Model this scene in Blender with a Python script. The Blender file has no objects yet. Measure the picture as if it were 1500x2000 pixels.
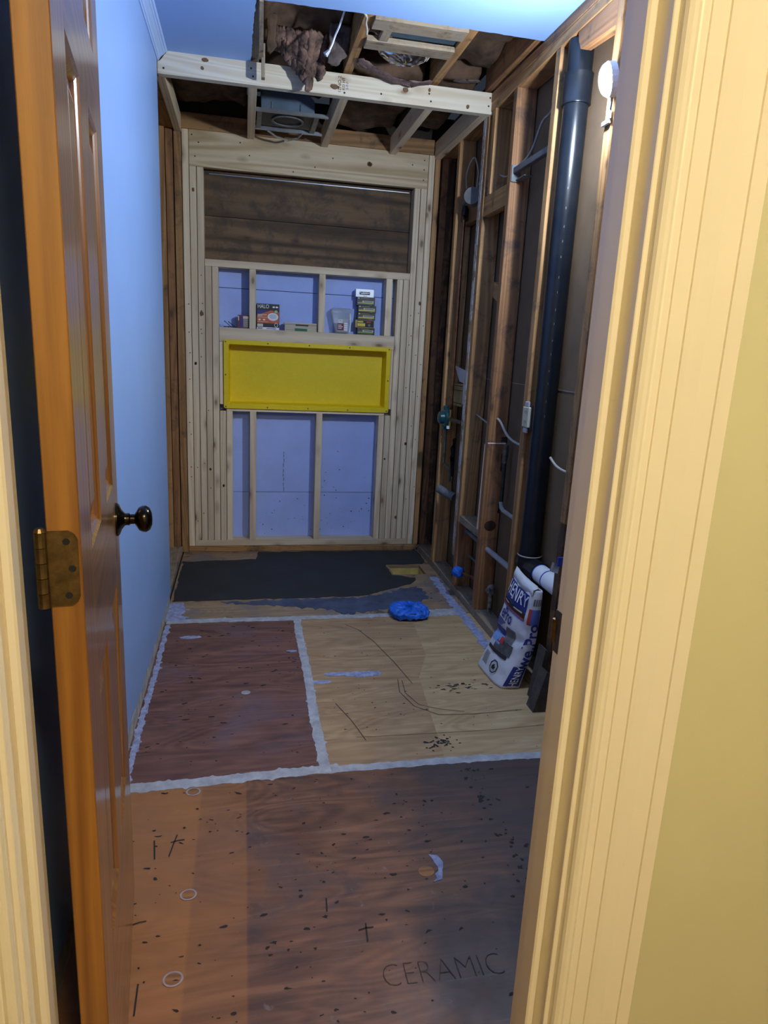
import bpy, bmesh, math, random
from mathutils import Vector, Matrix, noise, geometry
random.seed(7)
SC = bpy.context.scene
COL = SC.collection
PI = math.pi

# ---------------------------------------------------------------- camera
F_PX, YAW, PITCH, ROLL = 1330.0, 0.20912, 0.23575, -0.04956
CAM = Vector((0.3289, -4.1690, 1.2785))
fw = Vector((math.sin(YAW) * math.cos(PITCH), math.cos(YAW) * math.cos(PITCH), -math.sin(PITCH)))
rt = Vector((math.cos(YAW), -math.sin(YAW), 0))
dn = fw.cross(rt)
r2 = math.cos(ROLL) * rt + math.sin(ROLL) * dn
d2 = -math.sin(ROLL) * rt + math.cos(ROLL) * dn
cam = bpy.data.cameras.new('camera')
cam.sensor_fit = 'HORIZONTAL'
cam.sensor_width = 36.0
cam.lens = F_PX / 1500.0 * 36.0
cam.clip_start = 0.02
cam_o = bpy.data.objects.new('camera', cam)
COL.objects.link(cam_o)
cam_o.matrix_world = Matrix((
    (r2.x, -d2.x, -fw.x, CAM.x), (r2.y, -d2.y, -fw.y, CAM.y), (r2.z, -d2.z, -fw.z, CAM.z), (0, 0, 0, 1)))
SC.camera = cam_o

# ---------------------------------------------------------------- world, exposure, light levels
W = bpy.data.worlds.new('world')
SC.world = W
W.use_nodes = True
W.node_tree.nodes['Background'].inputs[0].default_value = (0.55, 0.7, 1.0, 1)
W.node_tree.nodes['Background'].inputs[1].default_value = 0.03
SC.view_settings.view_transform = 'Standard'
SC.view_settings.look = 'None'
SC.view_settings.gamma = 1.0
SC.view_settings.use_curve_mapping = False
SC.view_settings.exposure = 0.35
SC.cycles.use_denoising = True
SC.cycles.max_bounces = 6
SC.cycles.diffuse_bounces = 4
SC.cycles.glossy_bounces = 2
SC.cycles.transparent_max_bounces = 4
SC.cycles.caustics_reflective = False
SC.cycles.caustics_refractive = False
SC.cycles.use_adaptive_sampling = True
SC.cycles.adaptive_threshold = 0.06
SC.cycles.adaptive_min_samples = 16
WORK_LIGHT = 1500.0         # radiance of the work light's lens
WORK_COL = (0.75, 0.87, 1.0)
HALL_LIGHT = 126.0           # radiance of the hall ceiling lamp's glass
HALL_COL = (1.0, 0.87, 0.66)

# ---------------------------------------------------------------- dimensions
S = 0.038                   # thickness of a two-by
XS = -0.0367                # stud plane of the left wall
XD = -0.0245                # painted drywall face, left
XR = 1.4484                 # stud plane of the right wall
FW_ = 1.4148                # width of the new framing on the back wall
ZC = 2.440                  # ceiling
YH = -3.475                 # hall face of the door wall
YB = -3.378                 # bathroom face of the door wall

# ---------------------------------------------------------------- materials
MATS = {}


def nodes_of(name):
    m = bpy.data.materials.new(name)
    m.use_nodes = True
    nt = m.node_tree
    return m, nt, nt.nodes['Principled BSDF']


class NT:
    def __init__(self, nt):
        self.nt = nt

    def n(self, t, **kw):
        x = self.nt.nodes.new(t)
        for k, v in kw.items():
            setattr(x, k, v)
        return x

    def l(self, a, b):
        self.nt.links.new(a, b)

    def coord(self, scale=(1, 1, 1), rnd=True):
        tc = self.n('ShaderNodeTexCoord')
        src = tc.outputs['Object']
        if rnd:
            oi = self.n('ShaderNodeObjectInfo')
            mu = self.n('ShaderNodeMath', operation='MULTIPLY')
            mu.inputs[1].default_value = 57.0
            self.l(oi.outputs['Random'], mu.inputs[0])
            ad = self.n('ShaderNodeVectorMath', operation='ADD')
            self.l(src, ad.inputs[0])
            self.l(mu.outputs[0], ad.inputs[1])
            src = ad.outputs[0]
        mp = self.n('ShaderNodeMapping')
        mp.inputs['Scale'].default_value = scale
        self.l(src, mp.inputs['Vector'])
        return mp.outputs[0]

    def noise(self, vec, scale, detail=4, rough=0.55, dist=0.0):
        x = self.n('ShaderNodeTexNoise')
        x.inputs['Scale'].default_value = scale
        x.inputs['Detail'].default_value = detail
        x.inputs['Roughness'].default_value = rough
        x.inputs['Distortion'].default_value = dist
        self.l(vec, x.inputs['Vector'])
        return x.outputs['Fac']

    def ramp(self, fac, stops):
        x = self.n('ShaderNodeValToRGB')
        e = x.color_ramp.elements
        while len(e) < len(stops):
            e.new(0.5)
        for i, (p, c) in enumerate(stops):
            e[i].position = p
            e[i].color = (c[0], c[1], c[2], 1) if len(c) == 3 else c
        self.l(fac, x.inputs[0])
        return x.outputs[0]

    def mix(self, fac, a, b, blend='MIX'):
        x = self.n('ShaderNodeMix', data_type='RGBA', blend_type=blend)
        for s, v in ((x.inputs[0], fac), (x.inputs[6], a), (x.inputs[7], b)):
            if hasattr(v, 'links') or hasattr(v, 'is_linked'):
                self.l(v, s)
            elif isinstance(v, (int, float)):
                s.default_value = v
            else:
                s.default_value = (v[0], v[1], v[2], 1)
        return x.outputs[2]

    def math(self, op, a, b=None):
        x = self.n('ShaderNodeMath', operation=op)
        for i, v in enumerate((a, b)):
            if v is None:
                continue
            if isinstance(v, (int, float)):
                x.inputs[i].default_value = v
            else:
                self.l(v, x.inputs[i])
        return x.outputs[0]

    def bump(self, h, bsdf, strength=0.3, dist=0.002):
        b = self.n('ShaderNodeBump')
        b.inputs['Strength'].default_value = strength
        b.inputs['Distance'].default_value = dist
        self.l(h, b.inputs['Height'])
        self.l(b.outputs[0], bsdf.inputs['Normal'])


BLK = ((0, 0, 0), (1, 1, 1))


def wood(name, light, dark, axis='Z', knots=0.0, rough=0.65, knot_col=(0.07, 0.035, 0.015), grime=0.0,
         grime_col=(0.05, 0.04, 0.035), paint=None, coat=0.0, across=26.0, along=1.1, vary=0.25, rings=1.0):
    key = name + axis
    if key in MATS:
        return MATS[key]
    m, nt, b = nodes_of(key)
    g = NT(nt)
    sc = {'X': (along, across, across), 'Y': (across, along, across), 'Z': (across, across, along)}[axis]
    v = g.coord(sc)
    n1 = g.noise(v, 1.0, 5, 0.6, 1.2)
    n2 = g.noise(v, 5.0, 3, 0.7, 0.3)
    rv = g.coord(tuple(q * rings for q in ((0.35, 9, 9) if axis == 'X' else (9, 0.35, 9) if axis == 'Y' else (9, 9, 0.35))))
    rg = g.math('SINE', g.math('MULTIPLY', g.noise(rv, 1.0, 1, 0.4, 0.6), 95.0))
    rg = g.math('ADD', g.math('MULTIPLY', rg, 0.5), 0.5)
    f = g.math('ADD', g.math('ADD', g.math('MULTIPLY', n1, 0.42), g.math('MULTIPLY', n2, 0.28)), g.math('MULTIPLY', rg, 0.28))
    col = g.ramp(f, [(0.28, dark), (0.50, [(a + c) / 2 for a, c in zip(light, dark)]), (0.66, light)])
    oi = g.n('ShaderNodeObjectInfo')
    br = g.math('ADD', g.math('MULTIPLY', oi.outputs['Random'], vary), 1.0 - vary / 2)
    mu = g.n('ShaderNodeVectorMath', operation='SCALE')
    g.l(col, mu.inputs[0])
    g.l(br, mu.inputs['Scale'])
    col = mu.outputs[0]
    if knots:
        ks = {'X': (5.0, 11, 11), 'Y': (11, 5.0, 11), 'Z': (11, 11, 5.0)}[axis]
        kv = g.coord(ks)
        vo = g.n('ShaderNodeTexVoronoi')
        vo.inputs['Scale'].default_value = 1.0
        g.l(kv, vo.inputs['Vector'])
        k = g.ramp(vo.outputs['Distance'], [(0.0, (1, 1, 1)), (knots * 0.6, (0.8, 0.8, 0.8)), (knots, (0.35, 0.35, 0.35)), (knots * 2.2, (0, 0, 0))])
        col = g.mix(k, col, knot_col)
    if grime:
        gv = g.coord((1, 1, 1))
        gn = g.noise(gv, 9.0, 6, 0.7, 0.5)
        gm = g.ramp(gn, [(0.60 - grime * 0.25, (0, 0, 0)), (0.74 - grime * 0.2, (1, 1, 1))])
        gm = g.math('MULTIPLY', gm, 0.75)
        col = g.mix(gm, col, grime_col)
    if paint:
        pv = g.coord((1, 1, 1))
        pn = g.noise(pv, 16.0, 6, 0.75)
        pm = g.ramp(pn, [(0.44, (0, 0, 0)), (0.56, (1, 1, 1))])
        col = g.mix(pm, col, paint)
    g.l(col, b.inputs['Base Color'])
    b.inputs['Roughness'].default_value = rough
    if coat:
        b.inputs['Coat Weight'].default_value = coat
        b.inputs['Coat Roughness'].default_value = 0.18
    g.bump(f, b, 0.25, 0.0015)
    MATS[key] = m
    return m


def plain(name, col, rough=0.6, metal=0.0, var=0.0, vscale=20.0, bump=0.0, bscale=200.0, coat=0.0, col2=None, alpha=None,
          emit=None, strength=0.0, trans=0.0, spec=None):
    if name in MATS:
        return MATS[name]
    m, nt, b = nodes_of(name)
    g = NT(nt)
    v = g.coord((1, 1, 1), rnd=False)
    c2 = col2 if col2 else [max(0, c * (1 - var)) for c in col]
    n = g.noise(v, vscale, 4, 0.6)
    c = g.ramp(n, [(0.35, c2), (0.65, col)])
    g.l(c, b.inputs['Base Color'])
    b.inputs['Roughness'].default_value = rough
    b.inputs['Metallic'].default_value = metal
    if spec is not None:
        b.inputs['Specular IOR Level'].default_value = spec
    if coat:
        b.inputs['Coat Weight'].default_value = coat
        b.inputs['Coat Roughness'].default_value = 0.12
    if trans:
        b.inputs['Transmission Weight'].default_value = trans
    if alpha is not None:
        b.inputs['Alpha'].default_value = alpha
    if emit:
        b.inputs['Emission Color'].default_value = (*emit, 1)
        b.inputs['Emission Strength'].default_value = strength
    if bump:
        g.bump(g.noise(v, bscale, 3, 0.6), b, bump, 0.001)
    MATS[name] = m
    return m


def pine(ax):
    return wood('new_pine', (0.82, 0.67, 0.47), (0.65, 0.49, 0.32), ax, knots=0.13, knot_col=(0.16, 0.085, 0.04), vary=0.30, rings=0.5)


def old(ax):
    return wood('old_stud_wood', (0.50, 0.27, 0.105), (0.29, 0.14, 0.05), ax, knots=0.10, grime=0.25, vary=0.45)


def oldred(ax):
    return wood('red_stud_wood', (0.37, 0.175, 0.068), (0.20, 0.088, 0.036), ax, knots=0.12, grime=0.3, vary=0.3)


def paintold(ax):
    return wood('paint_splashed_stud', (0.40, 0.26, 0.14), (0.26, 0.15, 0.07), ax, knots=0.09, grime=0.35, paint=(0.56, 0.54, 0.52))


def dirtyold(ax):
    return wood('dusty_stud', (0.42, 0.32, 0.21), (0.26, 0.18, 0.11), ax, knots=0.10, grime=0.4, paint=(0.30, 0.24, 0.18))


def charred(ax):
    return wood('scorched_stud', (0.34, 0.17, 0.07), (0.16, 0.075, 0.03), ax, knots=0.10, grime=1.1, grime_col=(0.008, 0.007, 0.007))


BLUE_PAINT = plain('blue_wall_paint', (0.27, 0.42, 0.75), 0.5, var=0.06, vscale=2.0, bump=0.06, bscale=90)
BLUE_CEIL = plain('blue_ceiling_paint', (0.30, 0.48, 0.86), 0.6, var=0.05, vscale=2.0, bump=0.05, bscale=90)
CROWN = plain('blue_white_trim_paint', (0.40, 0.55, 0.88), 0.4, var=0.04, vscale=3)
GYPSUM = plain('gypsum_edge', (0.48, 0.45, 0.40), 0.9, var=0.4, vscale=25, bump=0.6, bscale=80)
BACKPAPER = plain('drywall_back_paper', (0.175, 0.108, 0.058), 0.9, var=0.25, vscale=5, bump=0.2, bscale=60)
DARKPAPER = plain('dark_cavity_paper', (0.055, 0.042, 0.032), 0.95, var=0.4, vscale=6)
YELLOW = plain('yellow_plastic', (0.86, 0.62, 0.0), 0.5, var=0.05, vscale=60, bump=0.25, bscale=350)
SCREW = plain('dark_steel', (0.12, 0.11, 0.10), 0.4, metal=0.9, var=0.3)
NAILHEAD = plain('nail_head', (0.07, 0.06, 0.055), 0.5, metal=0.6, var=0.3)
ABS = plain('black_abs', (0.005, 0.007, 0.012), 0.30, var=0.5, vscale=14, bump=0.10, bscale=40, spec=0.35, col2=(0.010, 0.012, 0.016))
PVC = plain('white_pvc', (0.78, 0.80, 0.86), 0.35, var=0.05)
BLUEINK = plain('blue_ink', (0.03, 0.06, 0.40), 0.5)
WHITEINK = plain('white_ink', (0.82, 0.83, 0.86), 0.55)
BLACKINK = plain('black_ink', (0.012, 0.012, 0.014), 0.6)
GREYINK = plain('grey_ink', (0.16, 0.16, 0.17), 0.6)
REDINK = plain('red_ink', (0.50, 0.045, 0.03), 0.55)
ORANGEINK = plain('orange_ink', (0.56, 0.12, 0.035), 0.5)
YELLOWINK = plain('yellow_ink', (0.70, 0.56, 0.05), 0.5)
GREENINK = plain('green_ink', (0.012, 0.13, 0.05), 0.5)
CREAMINK = plain('cream_ink', (0.66, 0.58, 0.44), 0.6)
CARDBLACK = plain('black_carton', (0.016, 0.016, 0.02), 0.45, var=0.3)
COPPER = plain('copper', (0.42, 0.19, 0.095), 0.35, metal=0.95, var=0.55, vscale=12)
OLDCOPPER = plain('dull_copper', (0.10, 0.085, 0.06), 0.6, metal=0.6, var=0.6, vscale=25, col2=(0.18, 0.17, 0.15))
BRASS = plain('brass', (0.58, 0.42, 0.14), 0.3, metal=1.0, var=0.25)
TEAL = plain('teal_plastic', (0.006, 0.085, 0.11), 0.35, var=0.2)
GALV = plain('galvanized_steel', (0.15, 0.21, 0.29), 0.45, metal=0.6, var=0.25, vscale=8)
GALVLIT = plain('bright_steel', (0.62, 0.66, 0.72), 0.3, metal=1.0, var=0.15)
DARKMETAL = plain('dark_metal', (0.02, 0.02, 0.025), 0.5, metal=0.5)
GREYPLASTIC = plain('grey_plastic', (0.17, 0.17, 0.165), 0.55, var=0.3)
GREYPIPE = plain('grey_pipe', (0.20, 0.21, 0.22), 0.6, var=0.4, vscale=30)
CABLE = plain('white_cable', (0.46, 0.43, 0.38), 0.5, var=0.15)
CABLEDARK = plain('dusty_cable', (0.34, 0.31, 0.27), 0.6, var=0.3)
BLUETAPE = plain('blue_masking_tape', (0.010, 0.16, 0.80), 0.55, var=0.35, vscale=30, bump=0.5, bscale=70)
KRAFT = plain('kraft_insulation_paper', (0.14, 0.078, 0.046), 0.85, var=0.75, vscale=9, bump=0.8, bscale=22)
PINKWOOL = plain('pink_wool', (0.30, 0.19, 0.175), 1.0, col2=(0.07, 0.04, 0.035), vscale=16, bump=1.0, bscale=60)
GREYWOOL = plain('grey_wool', (0.16, 0.12, 0.11), 1.0, col2=(0.045, 0.032, 0.03), vscale=16, bump=1.0, bscale=60)
FOIL = plain('foil', (0.75, 0.77, 0.80), 0.15, metal=1.0, var=0.1, bump=0.4, bscale=30)
PAPER = plain('white_paper', (0.62, 0.63, 0.68), 0.8, var=0.12)
TAN_BAG = plain('yellowed_sticker', (0.44, 0.34, 0.16), 0.6, var=0.5, vscale=18)
BAGPAPER = plain('white_bag_paper', (0.68, 0.69, 0.73), 0.6, var=0.12, vscale=10, bump=0.35, bscale=40)
BAGGREY = plain('grey_bag_print', (0.20, 0.20, 0.21), 0.6, var=0.5, vscale=30)
BAGSKY = plain('light_blue_bag_print', (0.24, 0.42, 0.80), 0.6, var=0.2)
NAVY = plain('navy_bag_print', (0.018, 0.035, 0.24), 0.5, var=0.2)
SELFLEVEL = plain('dark_self_leveler', (0.022, 0.026, 0.030), 0.72, var=0.35, vscale=5, bump=0.15, bscale=25)
BLUEWASH = plain('blue_grey_smear', (0.075, 0.10, 0.17), 0.7, var=0.5, vscale=9, bump=0.3, bscale=40)
FILLER = plain('white_floor_filler', (0.45, 0.46, 0.50), 0.75, col2=(0.30, 0.305, 0.33), vscale=22, bump=0.8, bscale=45)
BLUEFILLER = plain('blue_white_floor_filler', (0.36, 0.40, 0.60), 0.75, col2=(0.20, 0.22, 0.36), vscale=40, bump=0.6, bscale=60)
SPECK = plain('dried_adhesive', (0.018, 0.016, 0.018), 0.8)
SCRATCH = plain('pencil_line', (0.050, 0.038, 0.036), 0.8)
RAWWOODHOLE = plain('fresh_cut_wood', (0.80, 0.60, 0.17), 0.7, var=0.35, vscale=14)
JAMBPAINT = plain('cream_gloss_paint', (0.86, 0.77, 0.58), 0.22, var=0.03, vscale=6, coat=0.5, bump=0.05, bscale=35)
HALLPAINT = plain('khaki_wall_paint', (0.64, 0.60, 0.36), 0.55, var=0.05, vscale=3, bump=0.08, bscale=160)
HALLWHITE = plain('hall_white_paint', (0.72, 0.66, 0.56), 0.7, var=0.04)
HALLFLOOR = wood('hall_floorboards', (0.30, 0.17, 0.08), (0.18, 0.09, 0.04), 'X', rough=0.4)
LINER = plain('dark_room_paint', (0.06, 0.065, 0.08), 0.8, var=0.2)
HINGE = plain('aged_brass_hinge', (0.20, 0.13, 0.055), 0.42, metal=0.85, var=0.55, vscale=45)
KNOB = plain('dark_bronze', (0.05, 0.04, 0.028), 0.18, metal=0.95, var=0.35)
GREYSEAL = plain('blue_foam_board', (0.40, 0.51, 0.94), 0.7, var=0.10, vscale=5, bump=0.05)
SHEATH = wood('weathered_sheathing', (0.19, 0.115, 0.060), (0.060, 0.036, 0.020), 'X', knots=0.10, rough=0.8, grime=0.5, across=10, along=0.9, rings=0.4)
DARKBLOCK = plain('dark_dusty_offcut', (0.085, 0.070, 0.060), 0.85, var=0.5, vscale=25, bump=0.4, bscale=60)
CLEARTUB = plain('clear_plastic', (0.55, 0.60, 0.70), 0.25, alpha=0.42, var=0.05)


def door_wood(ax):
    return wood('stained_door_wood', (0.34, 0.145, 0.026), (0.20, 0.075, 0.013), ax, rough=0.35, coat=0.9, across=40, along=1.5, vary=0.06)


def plywood(name, light, dark, stains, axis='X', extra=None):
    if name in MATS:
        return MATS[name]
    m, nt, b = nodes_of(name)
    g = NT(nt)
    sc = (1.2, 13, 13) if axis == 'X' else (13, 1.2, 13)
    v = g.coord(sc, rnd=False)
    f = g.noise(v, 1.3, 6, 0.62, 1.6)
    rv = g.coord((1.6, 6.0, 1.0) if axis == 'X' else (6.0, 1.6, 1.0), rnd=False)
    rg = g.math('ADD', g.math('MULTIPLY', g.math('SINE', g.math('MULTIPLY', g.noise(rv, 1.0, 1, 0.4, 0.8), 85.0)), 0.5), 0.5)
    f = g.math('ADD', g.math('MULTIPLY', f, 0.88), g.math('MULTIPLY', rg, 0.12))
    col = g.ramp(f, [(0.30, dark), (0.50, [(a + c) / 2 for a, c in zip(light, dark)]), (0.66, light)])
    pv = g.coord((1, 1, 1), rnd=False)
    for (scale, lo, hi, c, amt) in stains:
        n = g.noise(pv, scale, 6, 0.62, 0.4)
        k = g.math('MULTIPLY', g.ramp(n, [(lo, (0, 0, 0)), (hi, (1, 1, 1))]), amt)
        col = g.mix(k, col, c)
    if extra:
        col = extra(g, col)
    g.l(col, b.inputs['Base Color'])
    rn = g.noise(pv, 5.0, 4)
    g.l(g.ramp(rn, [(0.3, (0.42,) * 3), (0.7, (0.7,) * 3)]), b.inputs['Roughness'])
    g.bump(g.math('ADD', f, g.noise(pv, 40, 4)), b, 0.3, 0.0012)
    MATS[name] = m
    return m


# ---------------------------------------------------------------- mesh helpers
def mesh_obj(name, verts, faces, mat, parent=None, label=None, smooth=False, recentre=True):
    """one mesh object; vertices come in world coordinates, the origin goes to the bottom centre"""
    me = bpy.data.meshes.new(name)
    vs = [Vector(v) for v in verts]
    o = Vector((0, 0, 0))
    if recentre and vs:
        lo = [min(v[i] for v in vs) for i in range(3)]
        hi = [max(v[i] for v in vs) for i in range(3)]
        o = Vector(((lo[0] + hi[0]) / 2, (lo[1] + hi[1]) / 2, lo[2]))
    me.from_pydata([v - o for v in vs], [], faces)
    me.update()
    if smooth:
        for p in me.polygons:
            p.use_smooth = True
    if mat:
        me.materials.append(mat)
    ob = bpy.data.objects.new(name, me)
    COL.objects.link(ob)
    ob.location = o
    if parent:
        pw = parent_world(parent)
        ob.parent = parent
        ob.matrix_parent_inverse = pw.inverted()
    if label:
        ob['label'] = label
    return ob


def parent_world(o):
    m = o.matrix_basis.copy()
    if o.parent:
        m = parent_world(o.parent) @ o.matrix_parent_inverse @ m
    return m


def empty(name, loc=(0, 0, 0)):
    e = bpy.data.objects.new(name, None)
    e.empty_display_size = 0.05
    COL.objects.link(e)
    e.location = loc
    return e


def tag(o, label, cat, group=None):
    o['label'] = label
    o['category'] = cat
    if group:
        o['group'] = group
    return o


def thing(name, label, cat, loc=(0, 0, 0), group=None):
    return tag(empty(name, loc), label, cat, group)


def structure(o, label=None, cat=None):
    o['kind'] = 'structure'
    if label:
        o['label'] = label
    if cat:
        o['category'] = cat
    return o


class MB:
    """collects geometry in world space"""

    def __init__(self):
        self.v, self.f = [], []

    def add(self, vs, fs):
        k = len(self.v)
        self.v += [Vector(v) for v in vs]
        self.f += [tuple(i + k for i in f) for f in fs]
        return self

    def box(self, x0, x1, y0, y1, z0, z1, bev=0.0, M=None):
        if bev <= 0:
            vs = [(x, y, z) for x in (x0, x1) for y in (y0, y1) for z in (z0, z1)]
            fs = [(0, 1, 3, 2), (4, 6, 7, 5), (0, 4, 5, 1), (2, 3, 7, 6), (0, 2, 6, 4), (1, 5, 7, 3)]
        else:
            bm = bmesh.new()
            bmesh.ops.create_cube(bm, size=1)
            for v in bm.verts:
                v.co = Vector(((x0 + x1) / 2 + v.co.x * (x1 - x0), (y0 + y1) / 2 + v.co.y * (y1 - y0),
                               (z0 + z1) / 2 + v.co.z * (z1 - z0)))
            bmesh.ops.bevel(bm, geom=bm.edges[:], offset=bev, segments=1, affect='EDGES')
            bm.verts.index_update()
            vs = [v.co.copy() for v in bm.verts]
            fs = [tuple(v.index for v in f.verts) for f in bm.faces]
            bm.free()
        if M is not None:
            vs = [M @ Vector(v) for v in vs]
        return self.add(vs, fs)

    def tube(self, pts, r, n=12, caps=True):
        pts = [Vector(p) for p in pts]
        rs = r if isinstance(r, (list, tuple)) else [r] * len(pts)
        ring = []
        up = None
        for i, p in enumerate(pts):
            d = (pts[min(i + 1, len(pts) - 1)] - pts[max(i - 1, 0)]).normalized()
            if up is None:
                up = Vector((0, 0, 1)) if abs(d.z) < 0.9 else Vector((1, 0, 0))
            a = d.cross(up)
            if a.length < 1e-5:
                a = d.orthogonal()
            a.normalize()
            b = a.cross(d).normalized()
            up = b
            ring.append([p + (a * math.cos(2 * PI * k / n) + b * math.sin(2 * PI * k / n)) * rs[i] for k in range(n)])
        vs = [v for rg in ring for v in rg]
        fs = []
        for i in range(len(pts) - 1):
            for k in range(n):
                fs.append((i * n + k, i * n + (k + 1) % n, (i + 1) * n + (k + 1) % n, (i + 1) * n + k))
        if caps:
            fs.append(tuple(reversed(range(n))))
            fs.append(tuple(range((len(pts) - 1) * n, len(pts) * n)))
        return self.add(vs, fs)

    def lathe(self, prof, origin, axis, n=24, closed=True):
        """prof: (radius, height along axis)"""
        a = Vector(axis).normalized()
        u = a.orthogonal().normalized()
        w = a.cross(u)
        o = Vector(origin)
        vs, fs = [], []
        for (r, h) in prof:
            for k in range(n):
                t = 2 * PI * k / n
                vs.append(o + a * h + (u * math.cos(t) + w * math.sin(t)) * r)
        for i in range(len(prof) - 1):
            for k in range(n):
                fs.append((i * n + k, i * n + (k + 1) % n, (i + 1) * n + (k + 1) % n, (i + 1) * n + k))
        if closed:
            fs.append(tuple(reversed(range(n))))
            fs.append(tuple(range((len(prof) - 1) * n, len(prof) * n)))
        return self.add(vs, fs)

    def prism(self, poly, h0, h1, plane='XY'):
        """extrude a simple polygon; plane says which two axes the polygon uses"""
        def P(a, b, h):
            return {'XY': (a, b, h), 'XZ': (a, h, b), 'YZ': (h, a, b)}[plane]
        bm = bmesh.new()
        lo = [bm.verts.new(P(a, b, h0)) for a, b in poly]
        hi = [bm.verts.new(P(a, b, h1)) for a, b in poly]
        n = len(poly)
        for i in range(n):
            bm.faces.new((lo[i], lo[(i + 1) % n], hi[(i + 1) % n], hi[i]))
        if n > 4:
            for tri in geometry.tessellate_polygon([[Vector((a, b, 0)) for a, b in poly]]):
                bm.faces.new([lo[i] for i in tri])
                bm.faces.new([hi[i] for i in tri])
        else:
            bm.faces.new(list(reversed(lo)))
            bm.faces.new(hi)
        bmesh.ops.recalc_face_normals(bm, faces=bm.faces[:])
        bm.verts.index_update()
        self.add([v.co.copy() for v in bm.verts], [tuple(v.index for v in f.verts) for f in bm.faces])
        bm.free()
        return self

    def build(self, name, mat, parent=None, label=None, smooth=False):
        return mesh_obj(name, self.v, self.f, mat, parent, label, smooth)


def board(name, x0, x1, y0, y1, z0, z1, mat, parent, bev=0.0015, label=None, twist=0.0):
    b = MB().box(min(x0, x1), max(x0, x1), min(y0, y1), max(y0, y1), min(z0, z1), max(z0, z1), bev)
    return b.build(name, mat, parent, label)


def smooth_by_angle(o):
    for p in o.data.polygons:
        p.use_smooth = True
    try:
        o.data.set_sharp_from_angle(angle=math.radians(40))
    except Exception:
        pass
    return o


def ragged(poly, step=0.03, jit=0.006, seed=0):
    rnd = random.Random(seed)
    out = []
    n = len(poly)
    for i in range(n):
        a, b = Vector(poly[i]), Vector(poly[(i + 1) % n])
        L = (b - a).length
        k = max(1, int(L / step))
        d = (b - a).normalized() if L > 0 else Vector((1, 0))
        nrm = Vector((-d.y, d.x))
        for j in range(k):
            p = a + (b - a) * (j / k)
            p += nrm * rnd.gauss(0, jit) + d * rnd.uniform(-0.3, 0.3) * step
            out.append((p.x, p.y))
    return out


def strip(p0, p1, w, step=0.005, jit=0.22, seed=0, spikes=0.2):
    """ragged strip between two points on the floor"""
    rnd = random.Random(seed)
    a, b = Vector(p0), Vector(p1)
    L = (b - a).length
    d = (b - a).normalized()
    nrm = Vector((-d.y, d.x))
    n = max(2, int(L / step))
    up, lo = [], []
    for i in range(n + 1):
        t = i / n
        c = a + (b - a) * t
        q = t * L
        s1 = w / 2 * (1 + jit * (1.3 * noise.noise((q * 22, seed, 1)) + 0.8 * noise.noise((q * 70, seed, 2)))) + spikes * w * 3 * max(0, noise.noise((q * 40, seed, 5)) - 0.25)
        s2 = w / 2 * (1 + jit * (1.3 * noise.noise((q * 22, seed, 3)) + 0.8 * noise.noise((q * 70, seed, 4)))) + spikes * w * 3 * max(0, noise.noise((q * 40, seed, 6)) - 0.25)
        s1, s2 = max(s1, 0.12 * w), max(s2, 0.12 * w)
        wob = 0.06 * w * math.sin(t * L * 9 + seed)
        up.append(c + nrm * (s1 + wob))
        lo.append(c - nrm * (s2 - wob))
    return [(p.x, p.y) for p in up] + [(p.x, p.y) for p in reversed(lo)]


_fonts = {}


def text_geo(s, size=1.0, bold=0.0, align='CENTER'):
    key = (s, bold, align)
    if key not in _fonts:
        cu = bpy.data.curves.new('t', 'FONT')
        cu.body = s
        cu.align_x = align
        cu.align_y = 'CENTER'
        cu.offset = bold
        cu.resolution_u = 3
        ob = bpy.data.objects.new('t', cu)
        COL.objects.link(ob)
        dg = bpy.context.evaluated_depsgraph_get()
        me = bpy.data.meshes.new_from_object(ob.evaluated_get(dg))
        _fonts[key] = ([(v.co.x, v.co.y) for v in me.vertices], [tuple(p.vertices) for p in me.polygons])
        bpy.data.objects.remove(ob)
        bpy.data.meshes.remove(me)
        bpy.data.curves.remove(cu)
    v, f = _fonts[key]
    return [(x * size, y * size) for x, y in v], f


def put_text(name, s, size, origin, ux, uy, mat, parent, bold=0.0, label=None, sx=1.0, align='CENTER'):
    v, f = text_geo(s, size, bold, align)
    o, ux, uy = Vector(origin), Vector(ux), Vector(uy)
    return mesh_obj(name, [o + ux * (x * sx) + uy * y for x, y in v], f, mat, parent, label)


def quad_on(name, origin, ux, uy, u0, u1, v0, v1, mat, parent, label=None, t=0.0006):
    """thin printed patch on a flat face, with its own small thickness towards the outside"""
    o, ux, uy = Vector(origin), Vector(ux).normalized(), Vector(uy).normalized()
    n = ux.cross(uy)
    pts = []
    for h in (0, t):
        for a, b in ((u0, v0), (u1, v0), (u1, v1), (u0, v1)):
            pts.append(o + ux * a + uy * b + n * h)
    fs = [(3, 2, 1, 0), (4, 5, 6, 7), (0, 1, 5, 4), (1, 2, 6, 5), (2, 3, 7, 6), (3, 0, 4, 7)]
    return mesh_obj(name, pts, fs, mat, parent, label)


def disc(origin, ux, uy, a, b, n=20, r0=0.0):
    o, ux, uy = Vector(origin), Vector(ux), Vector(uy)
    if r0 <= 0:
        return [o + ux * a * math.cos(2 * PI * k / n) + uy * b * math.sin(2 * PI * k / n) for k in range(n)], [tuple(range(n))]
    vs = []
    for q in (r0, 1.0):
        vs += [o + ux * a * q * math.cos(2 * PI * k / n) + uy * b * q * math.sin(2 * PI * k / n) for k in range(n)]
    return vs, [(k, (k + 1) % n, n + (k + 1) % n, n + k) for k in range(n)][::1]


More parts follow.
